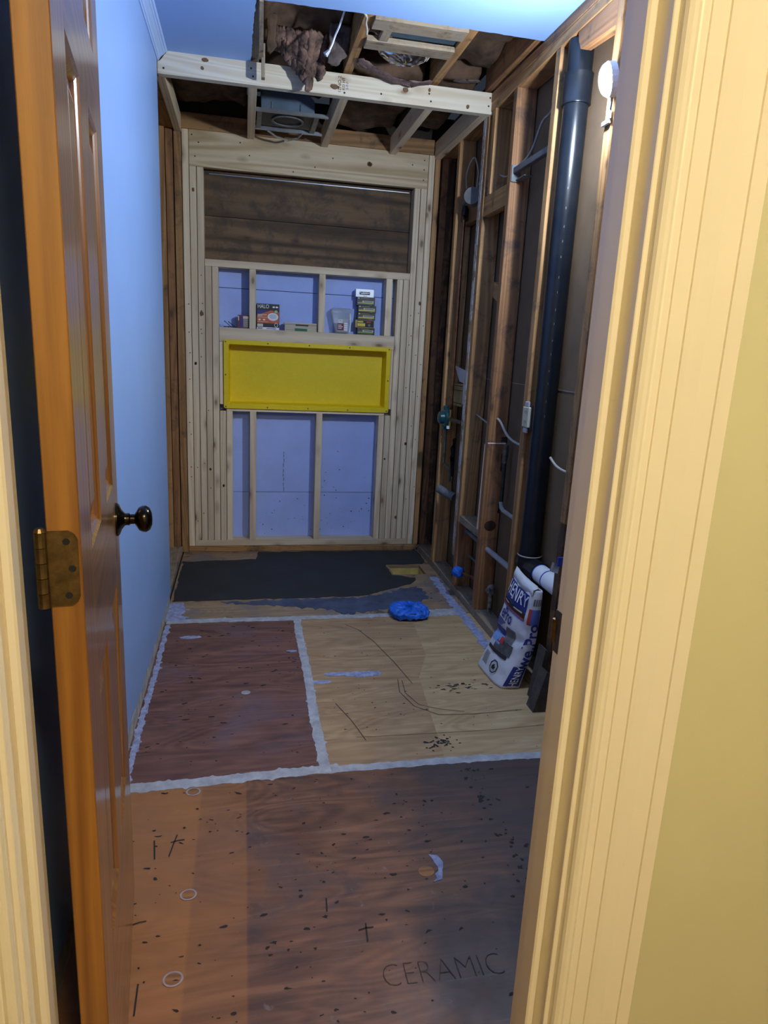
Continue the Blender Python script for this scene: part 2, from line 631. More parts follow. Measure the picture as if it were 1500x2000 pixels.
# ================================================================ STRUCTURE
# ---------------------------------------------------------------- floor
floor = structure(MB().box(-0.126, 1.155, -3.6, 0.12, -0.045, -0.0195).box(1.41, 1.55, -3.6, 0.12, -0.045, -0.0195)
                  .box(1.155, 1.41, -3.6, -0.52, -0.045, -0.0195).box(1.155, 1.41, -0.29, 0.12, -0.045, -0.0195)
                  .build('floor', LINER), 'patched plywood subfloor of the stripped bathroom')


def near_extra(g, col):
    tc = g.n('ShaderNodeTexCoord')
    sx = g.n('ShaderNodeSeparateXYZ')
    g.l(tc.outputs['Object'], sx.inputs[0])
    # old worn strip along the left keeps its orange veneer; the right side is shade painted in as grey with a patchy edge
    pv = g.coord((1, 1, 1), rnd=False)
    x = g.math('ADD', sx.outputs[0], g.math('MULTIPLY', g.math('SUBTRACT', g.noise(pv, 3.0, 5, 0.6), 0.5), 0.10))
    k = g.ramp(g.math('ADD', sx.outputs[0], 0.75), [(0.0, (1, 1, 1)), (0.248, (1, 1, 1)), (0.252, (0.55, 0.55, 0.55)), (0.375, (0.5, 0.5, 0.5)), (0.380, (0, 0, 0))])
    col = g.mix(g.math('MULTIPLY', k, 0.8), col, g.mix(0.62, col, (0.50, 0.205, 0.050)))  # orange pushed beyond the veneer's own, painting in warm hall light
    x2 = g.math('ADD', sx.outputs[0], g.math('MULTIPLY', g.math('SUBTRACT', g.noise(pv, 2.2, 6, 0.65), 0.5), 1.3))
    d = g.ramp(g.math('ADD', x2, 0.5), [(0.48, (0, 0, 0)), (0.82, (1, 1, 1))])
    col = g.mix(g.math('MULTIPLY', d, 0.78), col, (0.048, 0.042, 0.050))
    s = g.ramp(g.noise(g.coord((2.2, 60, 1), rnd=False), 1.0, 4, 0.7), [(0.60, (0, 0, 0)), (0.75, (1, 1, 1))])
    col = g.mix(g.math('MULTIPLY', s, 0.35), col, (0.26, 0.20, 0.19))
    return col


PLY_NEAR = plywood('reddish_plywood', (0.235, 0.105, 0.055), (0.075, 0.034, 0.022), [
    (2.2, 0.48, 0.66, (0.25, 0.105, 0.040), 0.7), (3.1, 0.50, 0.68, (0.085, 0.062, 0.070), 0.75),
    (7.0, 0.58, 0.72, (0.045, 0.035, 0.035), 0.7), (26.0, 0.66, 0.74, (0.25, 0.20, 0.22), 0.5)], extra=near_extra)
PLY_LEFT = plywood('purplish_plywood', (0.215, 0.095, 0.068), (0.085, 0.038, 0.032), [
    (2.6, 0.50, 0.68, (0.15, 0.095, 0.115), 0.8), (4.0, 0.60, 0.75, (0.24, 0.115, 0.045), 0.6),
    (24.0, 0.68, 0.76, (0.05, 0.04, 0.045), 0.7)])
PLY_MID = plywood('pale_plywood', (0.47, 0.31, 0.165), (0.28, 0.165, 0.085), [
    (3.0, 0.50, 0.70, (0.33, 0.20, 0.12), 0.5), (6.0, 0.62, 0.74, (0.30, 0.22, 0.22), 0.5), (30.0, 0.69, 0.76, (0.06, 0.05, 0.05), 0.6)])
PLY_FRESH = plywood('fresh_plywood', (0.54, 0.39, 0.215), (0.36, 0.235, 0.115), [
    (3.0, 0.54, 0.74, (0.36, 0.25, 0.15), 0.4), (28.0, 0.69, 0.76, (0.07, 0.06, 0.06), 0.6)])
PLY_BACK = plywood('smeared_plywood', (0.38, 0.26, 0.155), (0.22, 0.14, 0.08), [
    (4.0, 0.50, 0.62, (0.15, 0.14, 0.16), 0.75), (12.0, 0.58, 0.68, (0.05, 0.045, 0.05), 0.8)])
G = 0.0015
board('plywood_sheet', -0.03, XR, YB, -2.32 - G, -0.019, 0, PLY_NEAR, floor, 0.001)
board('plywood_sheet', -0.03, 0.572 - G, -2.32 + G, -1.10 - G, -0.019, 0, PLY_LEFT, floor, 0.001)
mid = [(0.572 + G, -2.32 + G), (0.965, -2.32 + G), (1.00, -1.95), (1.02, -1.75), (1.10, -1.55), (1.14, -1.10 - G), (0.572 + G, -1.10 - G)]
# the paler right half of this sheet stayed covered for years: same board, cleaner veneer, split along the old edge
MB().prism(mid, -0.019, 0.0).build('plywood_sheet', PLY_MID, floor)
mid2 = [(0.965, -2.32 + G), (XR, -2.32 + G), (XR, -1.10 - G), (1.14, -1.10 - G), (1.10, -1.55), (1.02, -1.75), (1.00, -1.95)]
MB().prism(mid2, -0.019, 0.0).build('plywood_sheet', PLY_FRESH, floor)
MB().box(-0.03, 1.185, -1.10 + G, 0.003, -0.019, 0).box(1.38, XR, -1.10 + G, 0.003, -0.019, 0) \
    .box(1.185, 1.38, -1.10 + G, -0.49, -0.019, 0).box(1.185, 1.38, -0.32, 0.003, -0.019, 0) \
    .build('plywood_sheet', PLY_BACK, floor)
# the cut drain opening, lined with clean wood
MB().box(1.165, 1.1849, -0.51, -0.30, -0.20, -0.0195).box(1.3801, 1.40, -0.51, -0.30, -0.20, -0.0195) \
    .box(1.165, 1.40, -0.3199, -0.30, -0.20, -0.0195).box(1.165, 1.40, -0.51, -0.4901, -0.20, -0.0195) \
    .box(1.165, 1.40, -0.51, -0.30, -0.215, -0.20).build('drain_box', RAWWOODHOLE, floor, 'pale yellow wood inside the square drain cutout')


PATCHES = []


def patch(name, poly, mat, h=0.0015, step=0.02, jit=0.005, seed=1, z=0.0, parent=floor, label=None, rag=True):
    p = ragged(poly, step, jit, seed) if rag else poly
    PATCHES.append(name)
    h += 0.00006 * len(PATCHES)
    return MB().prism(p, z, z + h).build(name, mat, parent, label)


patch('filler_seam', strip((-0.025, -2.335), (0.62, -2.315), 0.042, seed=3), FILLER, 0.0016, rag=False)
patch('filler_seam', strip((0.60, -2.315), (XR, -2.325), 0.034, seed=4), FILLER, 0.0014, rag=False)
patch('filler_seam', strip((0.575, -2.33), (0.578, -1.09), 0.034, seed=5, spikes=0.25), FILLER, 0.0018, rag=False)
patch('filler_seam', strip((-0.02, -1.10), (0.60, -1.10), 0.045, seed=6), FILLER, 0.0014, rag=False)
patch('filler_seam', strip((0.55, -1.10), (1.20, -1.095), 0.042, seed=8), FILLER, 0.0013, rag=False)
patch('filler_seam', strip((1.15, -1.095), (1.42, -1.07), 0.085, seed=9), FILLER, 0.0012, rag=False)
patch('filler_seam', strip((-0.012, -2.33), (-0.010, -1.13), 0.020, seed=11, jit=0.6, spikes=0.5), BLUEFILLER, 0.0012, rag=False)
patch('filler_seam', strip((0.005, -1.09), (-0.005, -0.86), 0.10, seed=12, jit=0.3), BLUEFILLER, 0.0012, rag=False)
patch('filler_seam', strip((1.40, -1.70), (1.405, -0.55), 0.045, seed=13, jit=0.6, spikes=0.3), BLUEFILLER, 0.0012, rag=False)
# dark self-levelling compound, stopping short of the drain cutout
lev = [(-0.022, -0.845), (0.30, -0.835), (0.60, -0.835), (0.95, -0.825), (1.10, -0.74), (1.25, -0.66), (1.30, -0.57), (1.22, -0.52), (1.172, -0.50),
       (1.170, -0.31), (1.40, -0.305), (1.435, -0.25), (1.43, -0.02), (0.42, -0.02), (0.40, -0.17), (-0.015, -0.20)]
patch('self_leveling_patch', lev, SELFLEVEL, 0.003, 0.03, 0.004, 21, label='smooth dark grey levelling compound at the back of the floor')
wash = [(0.22, -0.865), (0.60, -0.850), (0.93, -0.845), (1.12, -0.775), (1.27, -0.70), (1.30, -0.86), (1.20, -0.98), (1.02, -1.02), (0.85, -1.08),
        (0.72, -1.00), (0.55, -0.94), (0.33, -0.905)]
patch('thin_compound_smear', wash, BLUEWASH, 0.0009, 0.018, 0.011, 22)
# football plugs in the brown sheets
RING = plain('pale_plug_ring', (0.40, 0.36, 0.38), 0.8, var=0.3)
PLUG = wood('plug_wood', (0.34, 0.15, 0.055), (0.20, 0.08, 0.03), 'X', across=40)
for (x, y, a, w_) in ((0.186, -2.373, 0.017, 0), (0.201, -2.762, 0.016, 0), (0.187, -2.984, 0.017, 0), (0.781, -2.77, 0.018, 1), (0.337, -1.802, 0.014, 2)):
    poly = [(x + a * 1.15 * math.cos(2 * PI * k / 20), y + a * math.sin(2 * PI * k / 20)) for k in range(20)]
    pg = MB().prism(poly, -0.001, 0.0008).build('knot_plug', RING if w_ == 2 else PLUG, floor)
    rv, rf = disc((x, y, 0.0013), (1, 0, 0), (0, 1, 0), a * 1.22, a * 1.07, 24, 0.80)
    if w_ != 1:
        mesh_obj('filler_ring', rv, rf, RING, pg)
patch('filler_daub', [(0.79, -2.81), (0.815, -2.80), (0.83, -2.76), (0.825, -2.72), (0.80, -2.715), (0.812, -2.76)], BLUEFILLER, 0.0009, 0.012, 0.003, 31)
for i, (x, y, r) in enumerate(((0.62, -1.75, 0.03), (0.80, -1.70, 0.05), (0.70, -1.69, 0.035), (0.10, -1.28, 0.03), (0.53, -1.46, 0.015))):
    patch('filler_daub', [(x + r * (1.6 * math.cos(t)), y + 0.5 * r * math.sin(t)) for t in [2 * PI * k / 10 for k in range(10)]], BLUEFILLER, 0.0006, 0.006, 0.05 * r, 40 + i)
# dried adhesive specks: far too many to count
rnd = random.Random(5)
sp = MB()


def speck(x, y, r, st=1.0, ang=0.0):
    n = 7
    pts = []
    for k in range(n):
        q = r * rnd.uniform(0.35, 1.2)
        a, b = q * st * math.cos(2 * PI * k / n), q * math.sin(2 * PI * k / n)
        pts.append((x + a * math.cos(ang) - b * math.sin(ang), y + a * math.sin(ang) + b * math.cos(ang), 0.0006 + rnd.random() * 0.0006))
    sp.add(pts, [tuple(range(n))])


for i in range(330):
    x, y = rnd.uniform(0.02, 1.40), rnd.uniform(-3.25, -2.36)
    speck(x, y, rnd.choice((0.0015, 0.002, 0.003, 0.0045)), rnd.uniform(1, 3), rnd.uniform(-0.5, 0.5))
for i in range(110):
    speck(rnd.uniform(0.02, 0.55), rnd.uniform(-2.28, -1.15), rnd.choice((0.002, 0.0025, 0.004, 0.006)), rnd.uniform(1, 3), rnd.uniform(-0.4, 0.4))
for i in range(120):
    speck(rnd.uniform(0.62, 1.38), rnd.uniform(-2.28, -1.15), rnd.choice((0.0012, 0.002, 0.003)), rnd.uniform(1, 2.5), 0)
for i in range(60):   # a dark drip line along the right of the near sheet
    t = rnd.random()
    speck(1.02 + 0.02 * rnd.gauss(0, 1) + 0.02 * t, -2.36 - t * 0.62 + rnd.gauss(0, 0.01), rnd.uniform(0.002, 0.008), 1.4, rnd.uniform(-1, 1))
for i in range(45):
    speck(0.98 + rnd.gauss(0, 0.03), -2.215 + rnd.gauss(0, 0.02), rnd.uniform(0.002, 0.008), 1.2, 0)
for i in range(40):
    speck(1.16 + rnd.gauss(0, 0.06), -1.84 + rnd.gauss(0, 0.02), rnd.uniform(0.002, 0.006), 2.5, 0.1)
for i in range(90):
    speck(rnd.uniform(0.9, 1.40), rnd.uniform(-1.05, -0.52), rnd.uniform(0.002, 0.007), 2.0, rnd.uniform(-0.3, 0.6))
so = sp.build('adhesive_specks', SPECK, floor)
so['kind'] = 'stuff'


def pencil(pts, w=0.0022, mat=SCRATCH, name='pencil_line'):
    pts = [Vector(p) for p in pts]
    vs, fs = [], []
    for i, p in enumerate(pts):
        d = (pts[min(i + 1, len(pts) - 1)] - pts[max(i - 1, 0)]).normalized()
        nn = Vector((-d.y, d.x)) * w / 2
        vs += [(p.x + nn.x, p.y + nn.y, 0.0016), (p.x - nn.x, p.y - nn.y, 0.0016)]
    for i in range(len(pts) - 1):
        fs.append((2 * i, 2 * i + 1, 2 * i + 3, 2 * i + 2))
    return mesh_obj(name, vs, fs, mat, floor)


pencil([(0.80, -1.20), (0.85, -1.26), (0.90, -1.40), (0.95, -1.62), (0.98, -1.80)])
pencil([(0.93, -1.76), (0.915, -1.86), (0.945, -1.97), (1.02, -2.04), (1.15, -2.05), (1.34, -2.04)])
pencil([(0.945, -1.77), (0.935, -1.87), (0.965, -1.96), (1.03, -2.00), (1.12, -2.03)], 0.0018)
pencil([(0.66, -1.92), (0.70, -2.04), (0.73, -2.17)])
pencil([(0.70, -2.15), (0.9, -2.155), (1.2, -2.16), (1.38, -2.15)], 0.0015)
put_text('carpenter_writing', 'CERAMIC', 0.080, (0.745, -3.050, 0.0014), (1, -0.03, 0), (0, 1, 0), SCRATCH, floor, -0.034, sx=0.80)
for (x, y, L, a) in ((0.105, -2.60, 0.07, 1.7), (0.15, -2.59, 0.08, 1.4), (0.16, -2.575, 0.035, 0.2), (0.10, -2.83, 0.03, 0.2), (0.12, -3.02, 0.07, 1.6),
                     (0.60, -2.93, 0.05, 1.5), (0.60, -2.92, 0.035, 0.1), (0.52, -2.84, 0.04, 1.5)):
    pencil([(x - L / 2 * math.cos(a), y - L / 2 * math.sin(a)), (x, y + 0.002), (x + L / 2 * math.cos(a), y + L / 2 * math.sin(a))], 0.0035, SPECK, 'marker_stroke')

# ---------------------------------------------------------------- left wall
wl = structure(board('wall_left', -0.150, -0.126, YB - 0.1, 0.12, 0.0, 2.60, DARKPAPER, None, 0), 'pale blue drywall on the left, cut away at the shower end')
n = 90
vs, fs = [], []
for i in range(n + 1):     # drywall with a torn lower edge
    y = YB + (-0.853 - YB) * i / n
    zb = 0.062 + 0.012 * noise.noise((y * 9, 0, 0)) + 0.010 * noise.noise((y * 31, 4, 0)) + 0.02 * max(0, (-1.6 - y)) / 1.2
    ye = y + (0.004 * noise.noise((0, 3, 0)) if i == n else 0)
    vs += [(XD, ye, zb), (XD, ye, ZC), (XS + 0.0002, ye, zb - 0.004), (XS + 0.0002, ye, ZC)]
for i in range(n):
    a, b = 4 * i, 4 * i + 4
    fs += [(a, b, b + 1, a + 1), (a + 2, a + 3, b + 3, b + 2), (a, a + 2, b + 2, b), (a + 1, b + 1, b + 3, a + 3)]
fs += [(0, 1, 3, 2), (4 * n, 4 * n + 2, 4 * n + 3, 4 * n + 1)]
mesh_obj('painted_drywall', vs, fs, BLUE_PAINT, wl)
vs, fs = [], []
for i in range(n + 1):     # leftover of broken gypsum board at the floor
    y = YB + (-0.86 - YB) * i / n
    zt = 0.052 + 0.018 * noise.noise((y * 14, 7, 0)) + 0.02 * max(0, (-1.6 - y)) / 1.2
    o = 0.003 * noise.noise((y * 20, 1, 5))
    vs += [(XS + 0.0095 + o, y, 0.001), (XS + 0.0085 + o * 1.5, y, zt), (XS + 0.0003, y, 0.001), (XS + 0.0003, y, zt + 0.004)]
for i in range(n):
    a, b = 4 * i, 4 * i + 4
    fs += [(a, b, b + 1, a + 1), (a + 1, b + 1, b + 3, a + 3)]
fs += [(0, 1, 3, 2), (4 * n, 4 * n + 2, 4 * n + 3, 4 * n + 1)]
mesh_obj('broken_drywall_strip', vs, fs, GYPSUM, wl, 'broken grey gypsum strip along the floor')
for y in (-0.86, -1.26, -1.67, -2.08, -2.49, -2.90, -3.30):
    board('stud', -0.126, XS, y - S, y, S, 2.364, old('Z'), wl)
board('sole_plate', -0.126, XS, YB, -0.002, 0.0, S, dirtyold('Y'), wl)
board('top_plate', -0.126, XS, YB, 0.08, 2.364, 2.44, old('Y'), wl)
board('corner_stud', -0.124, -0.086, -0.03, 0.06, S, 2.364, old('Z'), wl)
board('corner_stud', -0.083, -0.046, -0.012, 0.075, S, 2.364, oldred('Z'), wl)
board('corner_stud', -0.0405, -0.002, 0.002, 0.088, 0.0, 2.40, old('Z'), wl)

# crown moulding
prof = [(XD + 0.0002, 2.397), (XD + 0.004, 2.397), (XD + 0.006, 2.403), (XD + 0.010, 2.405), (XD + 0.013, 2.412), (XD + 0.026, 2.424),
        (XD + 0.030, 2.426), (XD + 0.032, 2.431), (XD + 0.038, 2.433), (XD + 0.042, 2.4398), (XD + 0.0002, 2.4398)]
structure(MB().prism(prof, YB, -0.832, 'XZ').build('trim_1', CROWN), 'narrow pale blue crown moulding along the left wall')

# ---------------------------------------------------------------- back wall
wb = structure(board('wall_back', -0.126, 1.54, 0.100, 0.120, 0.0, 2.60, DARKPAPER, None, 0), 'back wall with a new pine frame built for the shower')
for z0, z1 in ((0.03, 0.3625), (0.3655, 1.20), (1.20, 1.5745), (1.5780, 1.71)):
    board('foam_panel', 0.09, 1.33, 0.0895, 0.0985, z0, z1, GREYSEAL, wb, 0.0)
for z0, z1, dy in ((1.705, 1.958, 0), (1.960, 2.20, 0.002)):
    board('sheathing_plank', 0.10, 1.32, 0.0895 + dy, 0.0995, z0, z1, SHEATH, wb, 0.002)
board('flashing_strip', 0.14, 1.29, 0.086, 0.0890, 2.176, 2.180, GALVLIT, wb, 0.0)
P_ = pine('Z')
zb = 0.076
for k in range(7):
    top = {0: 2.3715, 1: 2.1896, 2: 2.1896, 3: 1.680, 4: 1.680, 5: 0.872, 6: 0.872}[k]
    bot = S if k == 0 else zb
    dy = random.Random(k).uniform(-0.002, 0.003)
    board('stud', k * S + 0.0016, (k + 1) * S - 0.0016, dy, 0.089, bot, top, P_, wb)
    dy = random.Random(k + 50).uniform(-0.002, 0.003)
    board('stud', FW_ - (k + 1) * S + 0.0016, FW_ - k * S - 0.0016, dy, 0.089, bot, top, P_, wb)
for x0, x1 in ((0.3655, 0.4030), (0.7630, 0.8005)):
    board('cripple_stud', x0, x1, 0.001, 0.089, zb, 0.872, P_, wb)
for x0, x1 in ((0.3605, 0.3980), (0.7605, 0.7975), (1.1600, 1.1975)):
    board('cripple_stud', x0, x1, 0.0, 0.089, 1.3515, 1.680, P_, wb)
board('sill_plate', 3 * S, FW_ - 3 * S, -0.001, 0.089, 1.680, 1.718, pine('X'), wb)
board('header', S + 0.0005, FW_ - S - 0.0005, 0.0, 0.040, 2.1896, 2.3715, wood('wide_pine', (0.74, 0.59, 0.39), (0.48, 0.34, 0.18), 'X', knots=0.10, across=9, along=0.8, rings=0.7,
      knot_col=(0.12, 0.07, 0.04)), wb)
board('bottom_plate', S, FW_ - S, 0.0005, 0.089, S, zb, pine('X'), wb)
board('sole_plate', -0.001, 1.445, 0.004, 0.089, 0.0, S, old('X'), wb)
board('shelf_plate', 5 * S, FW_ - 5 * S, 0.0, 0.089, 1.272, 1.3515, pine('X'), wb)
board('trimmer', 5 * S + 0.0012, 0.2120, 0.001, 0.089, 0.911, 1.271, P_, wb)
board('trimmer', 1.2085, FW_ - 5 * S - 0.0012, 0.001, 0.089, 0.911, 1.271, P_, wb)
board('niche_plate', 0.23, FW_ - 0.23, 0.001, 0.089, 0.872, 0.9095, pine('X'), wb)
board('ledger', -0.036, 1.405, -0.0005, 0.040, 2.3725, 2.452, old('X'), wb)
KNOT = plain('knot_brown', (0.22, 0.12, 0.06), 0.8, var=0.5, vscale=60)
KNOTD = plain('knot_dark', (0.035, 0.022, 0.016), 0.8, var=0.4, vscale=60)


def knot(x, y, z, a, b, parent, dark=False):
    v, f = disc((x, y - 0.0004, z), (1, 0, 0), (0, 0, 1), a, b, 14)
    mesh_obj('knot', [p + Vector((noise.noise(p * 90) * a * 0.3, 0, noise.noise(p * 90 + Vector((5, 0, 0))) * b * 0.3)) for p in v], f, KNOTD if dark else KNOT, parent)


knot(1.030, 0, 2.290, 0.016, 0.013, wb)
knot(1.030, -0.0003, 2.290, 0.009, 0.008, wb, True)
for x, z, a in ((0.058, 2.07, 0.008), (0.095, 1.42, 0.010), (0.057, 1.14, 0.007), (0.133, 0.52, 0.006), (1.33, 0.70, 0.007), (1.29, 0.22, 0.008), (0.21, 0.42, 0.007), (1.20, 0.60, 0.006), (1.37, 1.55, 0.008)):
    knot(x, -0.0022, z, a, a * 1.3, wb, a < 0.0075)
rnd = random.Random(9)
nm = MB()
for i in range(34):        # nail heads on the frame
    k = rnd.choice([0, 1, 2, 3, 0, 1, 2])
    x = (k + 0.5 + rnd.uniform(-0.2, 0.2)) * S
    x = x if rnd.random() < 0.5 else FW_ - x
    z = rnd.uniform(0.12, 1.65)
    v, f = disc((x, -0.0022, z), (1, 0, 0), (0, 0, 1), 0.0032, 0.0032, 8)
    mesh_obj('nail', v, f, NAILHEAD, wb)
for (x, z) in ((0.055, 2.345), (0.07, 2.24), (0.09, 2.31), (0.31, 2.33), (0.36, 2.27), (0.72, 2.245), (0.82, 2.30), (1.35, 2.34), (1.35, 2.29), (1.35, 2.235), (1.28, 2.31), (0.60, 2.21)):
    v, f = disc((x, -0.0012, z), (1, 0, 0), (0, 0, 1), 0.004, 0.004, 8)
    mesh_obj('nail', v, f, NAILHEAD, wb)
# cracks and dirt in the lower foam panel
ck = MB()
for i in range(60):
    x, z = rnd.uniform(0.41, 1.13), rnd.choice((rnd.uniform(0.09, 0.35), rnd.uniform(0.09, 0.25), rnd.uniform(0.3, 0.8)))
    r = rnd.uniform(0.001, 0.005)
    ck.add([(x + r * rnd.uniform(0.5, 1.5) * math.cos(t), 0.0892, z + r * rnd.uniform(0.4, 1.2) * math.sin(t)) for t in (0, 1, 2, 3, 4, 5)], [(0, 1, 2, 3, 4, 5)])
zz = 0.62
while zz > 0.38:
    h = rnd.uniform(0.008, 0.03)
    x = 0.575 + rnd.gauss(0, 0.002)
    ck.add([(x - 0.0018, 0.0892, zz), (x + 0.0018, 0.0892, zz), (x + 0.001, 0.0892, zz - h), (x - 0.001, 0.0892, zz - h)], [(0, 1, 2, 3)])
    zz -= h + rnd.uniform(0, 0.012)
o = ck.build('dirt_specks', SPECK, wb)
o['kind'] = 'stuff'

# ---------------------------------------------------------------- right wall
wr = structure(board('wall_right', XR + 0.095, XR + 0.107, YB - 0.1, 0.12, 0.0, 2.60, BACKPAPER, None, 0), 'right wall stripped to old studs with plumbing in the cavities')
board('sole_plate', XR, XR + 0.089, YB, 0.0, 0.0, S, dirtyold('Y'), wr)
board('panel_seam', XR + 0.0935, XR + 0.0955, YB, 0.0, 1.1505, 1.1530, CABLEDARK, wr, 0)
board('top_plate', XR, XR + 0.089, YB, 0.09, 2.364, 2.402, old('Y'), wr)
board('top_plate', XR - 0.002, XR + 0.089, YB, 0.09, 2.4025, 2.440, oldred('Y'), wr)


def rstud(y0, mat, z0=S, z1=2.364, dx=0.0, y1=None):
    return board('stud', XR + dx, XR + 0.089, y0, (y0 + S) if y1 is None else y1, z0, z1, mat, wr)


board('corner_stud', 1.4165, 1.4475, 0.000, 0.088, S, 2.372, old('Z'), wr)
board('corner_stud', 1.4600, 1.4970, -0.006, 0.080, S, 2.364, oldred('Z'), wr)
board('corner_stud', 1.4985, 1.5360, -0.006, 0.080, S, 2.364, charred('Z'), wr)
rstud(-0.374, old('Z'))
rstud(-0.775, paintold('Z'), z0=0.20)
rstud(-0.815, old('Z'), dx=0.001, z0=0.40)
rstud(-0.815, oldred('Z'), dx=0.001, z0=S, z1=0.399)
rstud(-1.156, oldred('Z'))
rstud(-1.563, old('Z'))
rstud(-2.000, old('Z'), z0=0.70)
rstud(-2.000, charred('Z'), z1=0.370)
board('notched_stud', XR, XR + 0.012, -2.000, -1.962, 0.3705, 0.699, charred('Z'), wr)
board('notched_stud', XR + 0.0125, XR + 0.089, -2.000, -1.962, 0.475, 0.699, charred('Z'), wr)
for y in (-2.41, -2.82, -3.23):
    rstud(y, old('Z'))
board('block', XR + 0.004, XR + 0.042, -1.117, -0.816, 1.912, 2.000, old('Y'), wr)
board('stub_stud', XR + 0.002, XR + 0.089, -0.893, -0.855, 2.001, 2.364, old('Z'), wr)
board('block', XR + 0.003, XR + 0.089, -1.117, -0.816, 0.400, 0.438, dirtyold('Y'), wr)
board('block', XR + 0.045, XR + 0.083, -0.736, -0.375, 1.940, 2.028, oldred('Y'), wr)
MB().prism([(-1.118, 1.50), (-1.02, 1.535), (-1.03, 1.60), (-1.118, 1.57)], XR + 0.012, XR + 0.05, 'YZ').build('block', old('Y'), wr)
MB().prism([(-1.118, 0.44), (-1.098, 0.44), (-1.116, 0.86), (-1.118, 0.86)], XR - 0.001, XR + 0.018, 'YZ').build('splinter', pine('Z'), wr, 'pale split sliver on the reddish stud')
MB().prism([(-1.960, 2.28), (-1.72, 2.30), (-1.70, 2.33), (-1.69, 2.363), (-1.960, 2.363)], XR + 0.004, XR + 0.042, 'YZ').build('block', oldred('Y'), wr)
# round scorched cut and a saw slot in the reddish stud
v, f = disc((1.494, -1.1572, 0.470), (1, 0, 0), (0, 0, 1), 0.030, 0.026, 20)
mesh_obj('old_pipe_hole', v, f, plain('hole_dark_wood', (0.06, 0.028, 0.014), 0.9, var=0.5), wr)
v, f = disc((1.493, -1.1574, 0.286), (1, 0, 0), (0, 0, 1), 0.038, 0.034, 20, 0.92)
board('saw_slot', XR - 0.0004, XR + 0.0895, -1.1575, -1.156, 0.868, 0.873, WHITEINK, wr, 0)
for (zc, w0, h) in ((0.78, 0.020, 0.05), (0.82, 0.014, 0.03), (0.56, 0.014, 0.03), (0.89, 0.03, 0.012)):
    poly = [(XR + 0.089 - w0 * (1 + 0.3 * math.sin(3 * t)) * math.sin(t), zc + h * math.cos(t)) for t in [PI * k / 10 for k in range(11)]]
    MB().prism(poly, -1.1573, -1.1562, 'XZ').build('scorch_mark', SPECK, wr)
for (zc, w0, h) in ((0.70, 0.03, 0.05), (0.62, 0.025, 0.06), (0.76, 0.02, 0.03)):
    poly = [(XR + 0.089 - w0 * (1 + 0.3 * math.sin(3 * t)) * math.sin(t), zc + h * math.cos(t)) for t in [PI * k / 10 for k in range(11)]]
    MB().prism(poly, -0.3753, -0.3742, 'XZ').build('scorch_mark', SPECK, wr)

# ---------------------------------------------------------------- ceiling
cl = [(XD, YB), (1.462, YB), (1.462, -1.415), (1.452, -1.404), (1.1, -1.408), (0.8, -1.409), (0.6, -1.402), (0.372, -1.396), (0.365, -1.2), (0.362, -1.0), (0.360, -0.831), (XD, -0.831)]
cr = []
for i in range(len(cl)):
    a, b = Vector(cl[i]), Vector(cl[(i + 1) % len(cl)])
    k = 1 if i in (0, 10, 11) else max(1, int((b - a).length / 0.02))
    for j in range(k):
        p = a + (b - a) * j / k
        if k > 1:
            p += Vector((random.uniform(-0.0025, 0.0025), random.uniform(-0.0025, 0.0025)))
        cr.append((p.x, p.y))
ceil = structure(MB().prism(cr, ZC, ZC + 0.0125).build('ceiling', BLUE_CEIL), 'pale blue drywall ceiling with a big rectangular piece cut out')
for x in (0.355, 0.760, 1.157):
    board('joist', x, x + S, YB, -0.002 if x < 0.3 else -0.79, ZC + 0.013, ZC + 0.153, dirtyold('Y') if x < 0.5 else old('Y'), ceil)
board('rim_joist', 1.425, 1.462, -1.7, -0.79, ZC + 0.0135, ZC + 0.153, oldred('Y'), ceil)
board('block', 0.7985, 1.1565, -1.376, -1.290, ZC + 0.002, ZC + 0.022, dirtyold('X'), ceil)
board('block', 0.7985, 1.1565, -1.192, -1.111, ZC + 0.002, ZC + 0.022, dirtyold('X'), ceil)
board('block', 0.845, 0.880, -1.289, -1.193, ZC + 0.004, ZC + 0.022, dirtyold('Y'), ceil)
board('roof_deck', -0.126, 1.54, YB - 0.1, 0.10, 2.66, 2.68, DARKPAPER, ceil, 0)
MB().prism([(0.383, -1.395), (0.398, -1.39), (0.410, -0.885), (0.392, -0.88)], ZC - 0.004, ZC + 0.0125).build('furring_strip', dirtyold('Y'), ceil)
MB().box(0.402, 0.417, -0.905, -0.870, 2.362, ZC + 0.05, 0.001).build('hanging_strip', dirtyold('Z'), ceil)

# ---------------------------------------------------------------- door wall, hall
XL_, XRJ = 0.086, 0.740
wf = structure(MB().box(-0.8, XL_ - 0.02, YH, YH + 0.012, 0, 2.5).box(XRJ + 0.02, 2.7, YH, YH + 0.012, 0, 2.5)
               .box(XL_ - 0.02, XRJ + 0.02, YH, YH + 0.012, 2.07, 2.5).build('wall_front', HALLPAINT), 'khaki painted hall wall around the doorway')
MB().box(-0.126, XL_ - 0.02, YB - 0.012, YB - 0.0005, 0, 2.44).box(XRJ + 0.02, 1.55, YB - 0.012, YB - 0.0005, 0, 2.44) \
    .box(XL_ - 0.02, XRJ + 0.02, YB - 0.012, YB - 0.0005, 2.07, 2.44).build('bathroom_drywall', BLUE_PAINT, wf)
for nm_, b_ in (('wall_hall_left', (-0.82, -0.80, -5.5, YH, 0, 2.5)), ('wall_hall_right', (2.70, 2.72, -5.5, YH, 0, 2.5)), ('wall_hall_back', (-0.8, 2.7, -5.52, -5.5, 0, 2.5))):
    structure(board(nm_, *b_, HALLPAINT, None, 0), 'khaki hall wall behind the photographer')
structure(board('ceiling_hall', -0.8, 2.7, -5.5, YH, 2.5, 2.52, HALLWHITE, None, 0), 'white hall ceiling')
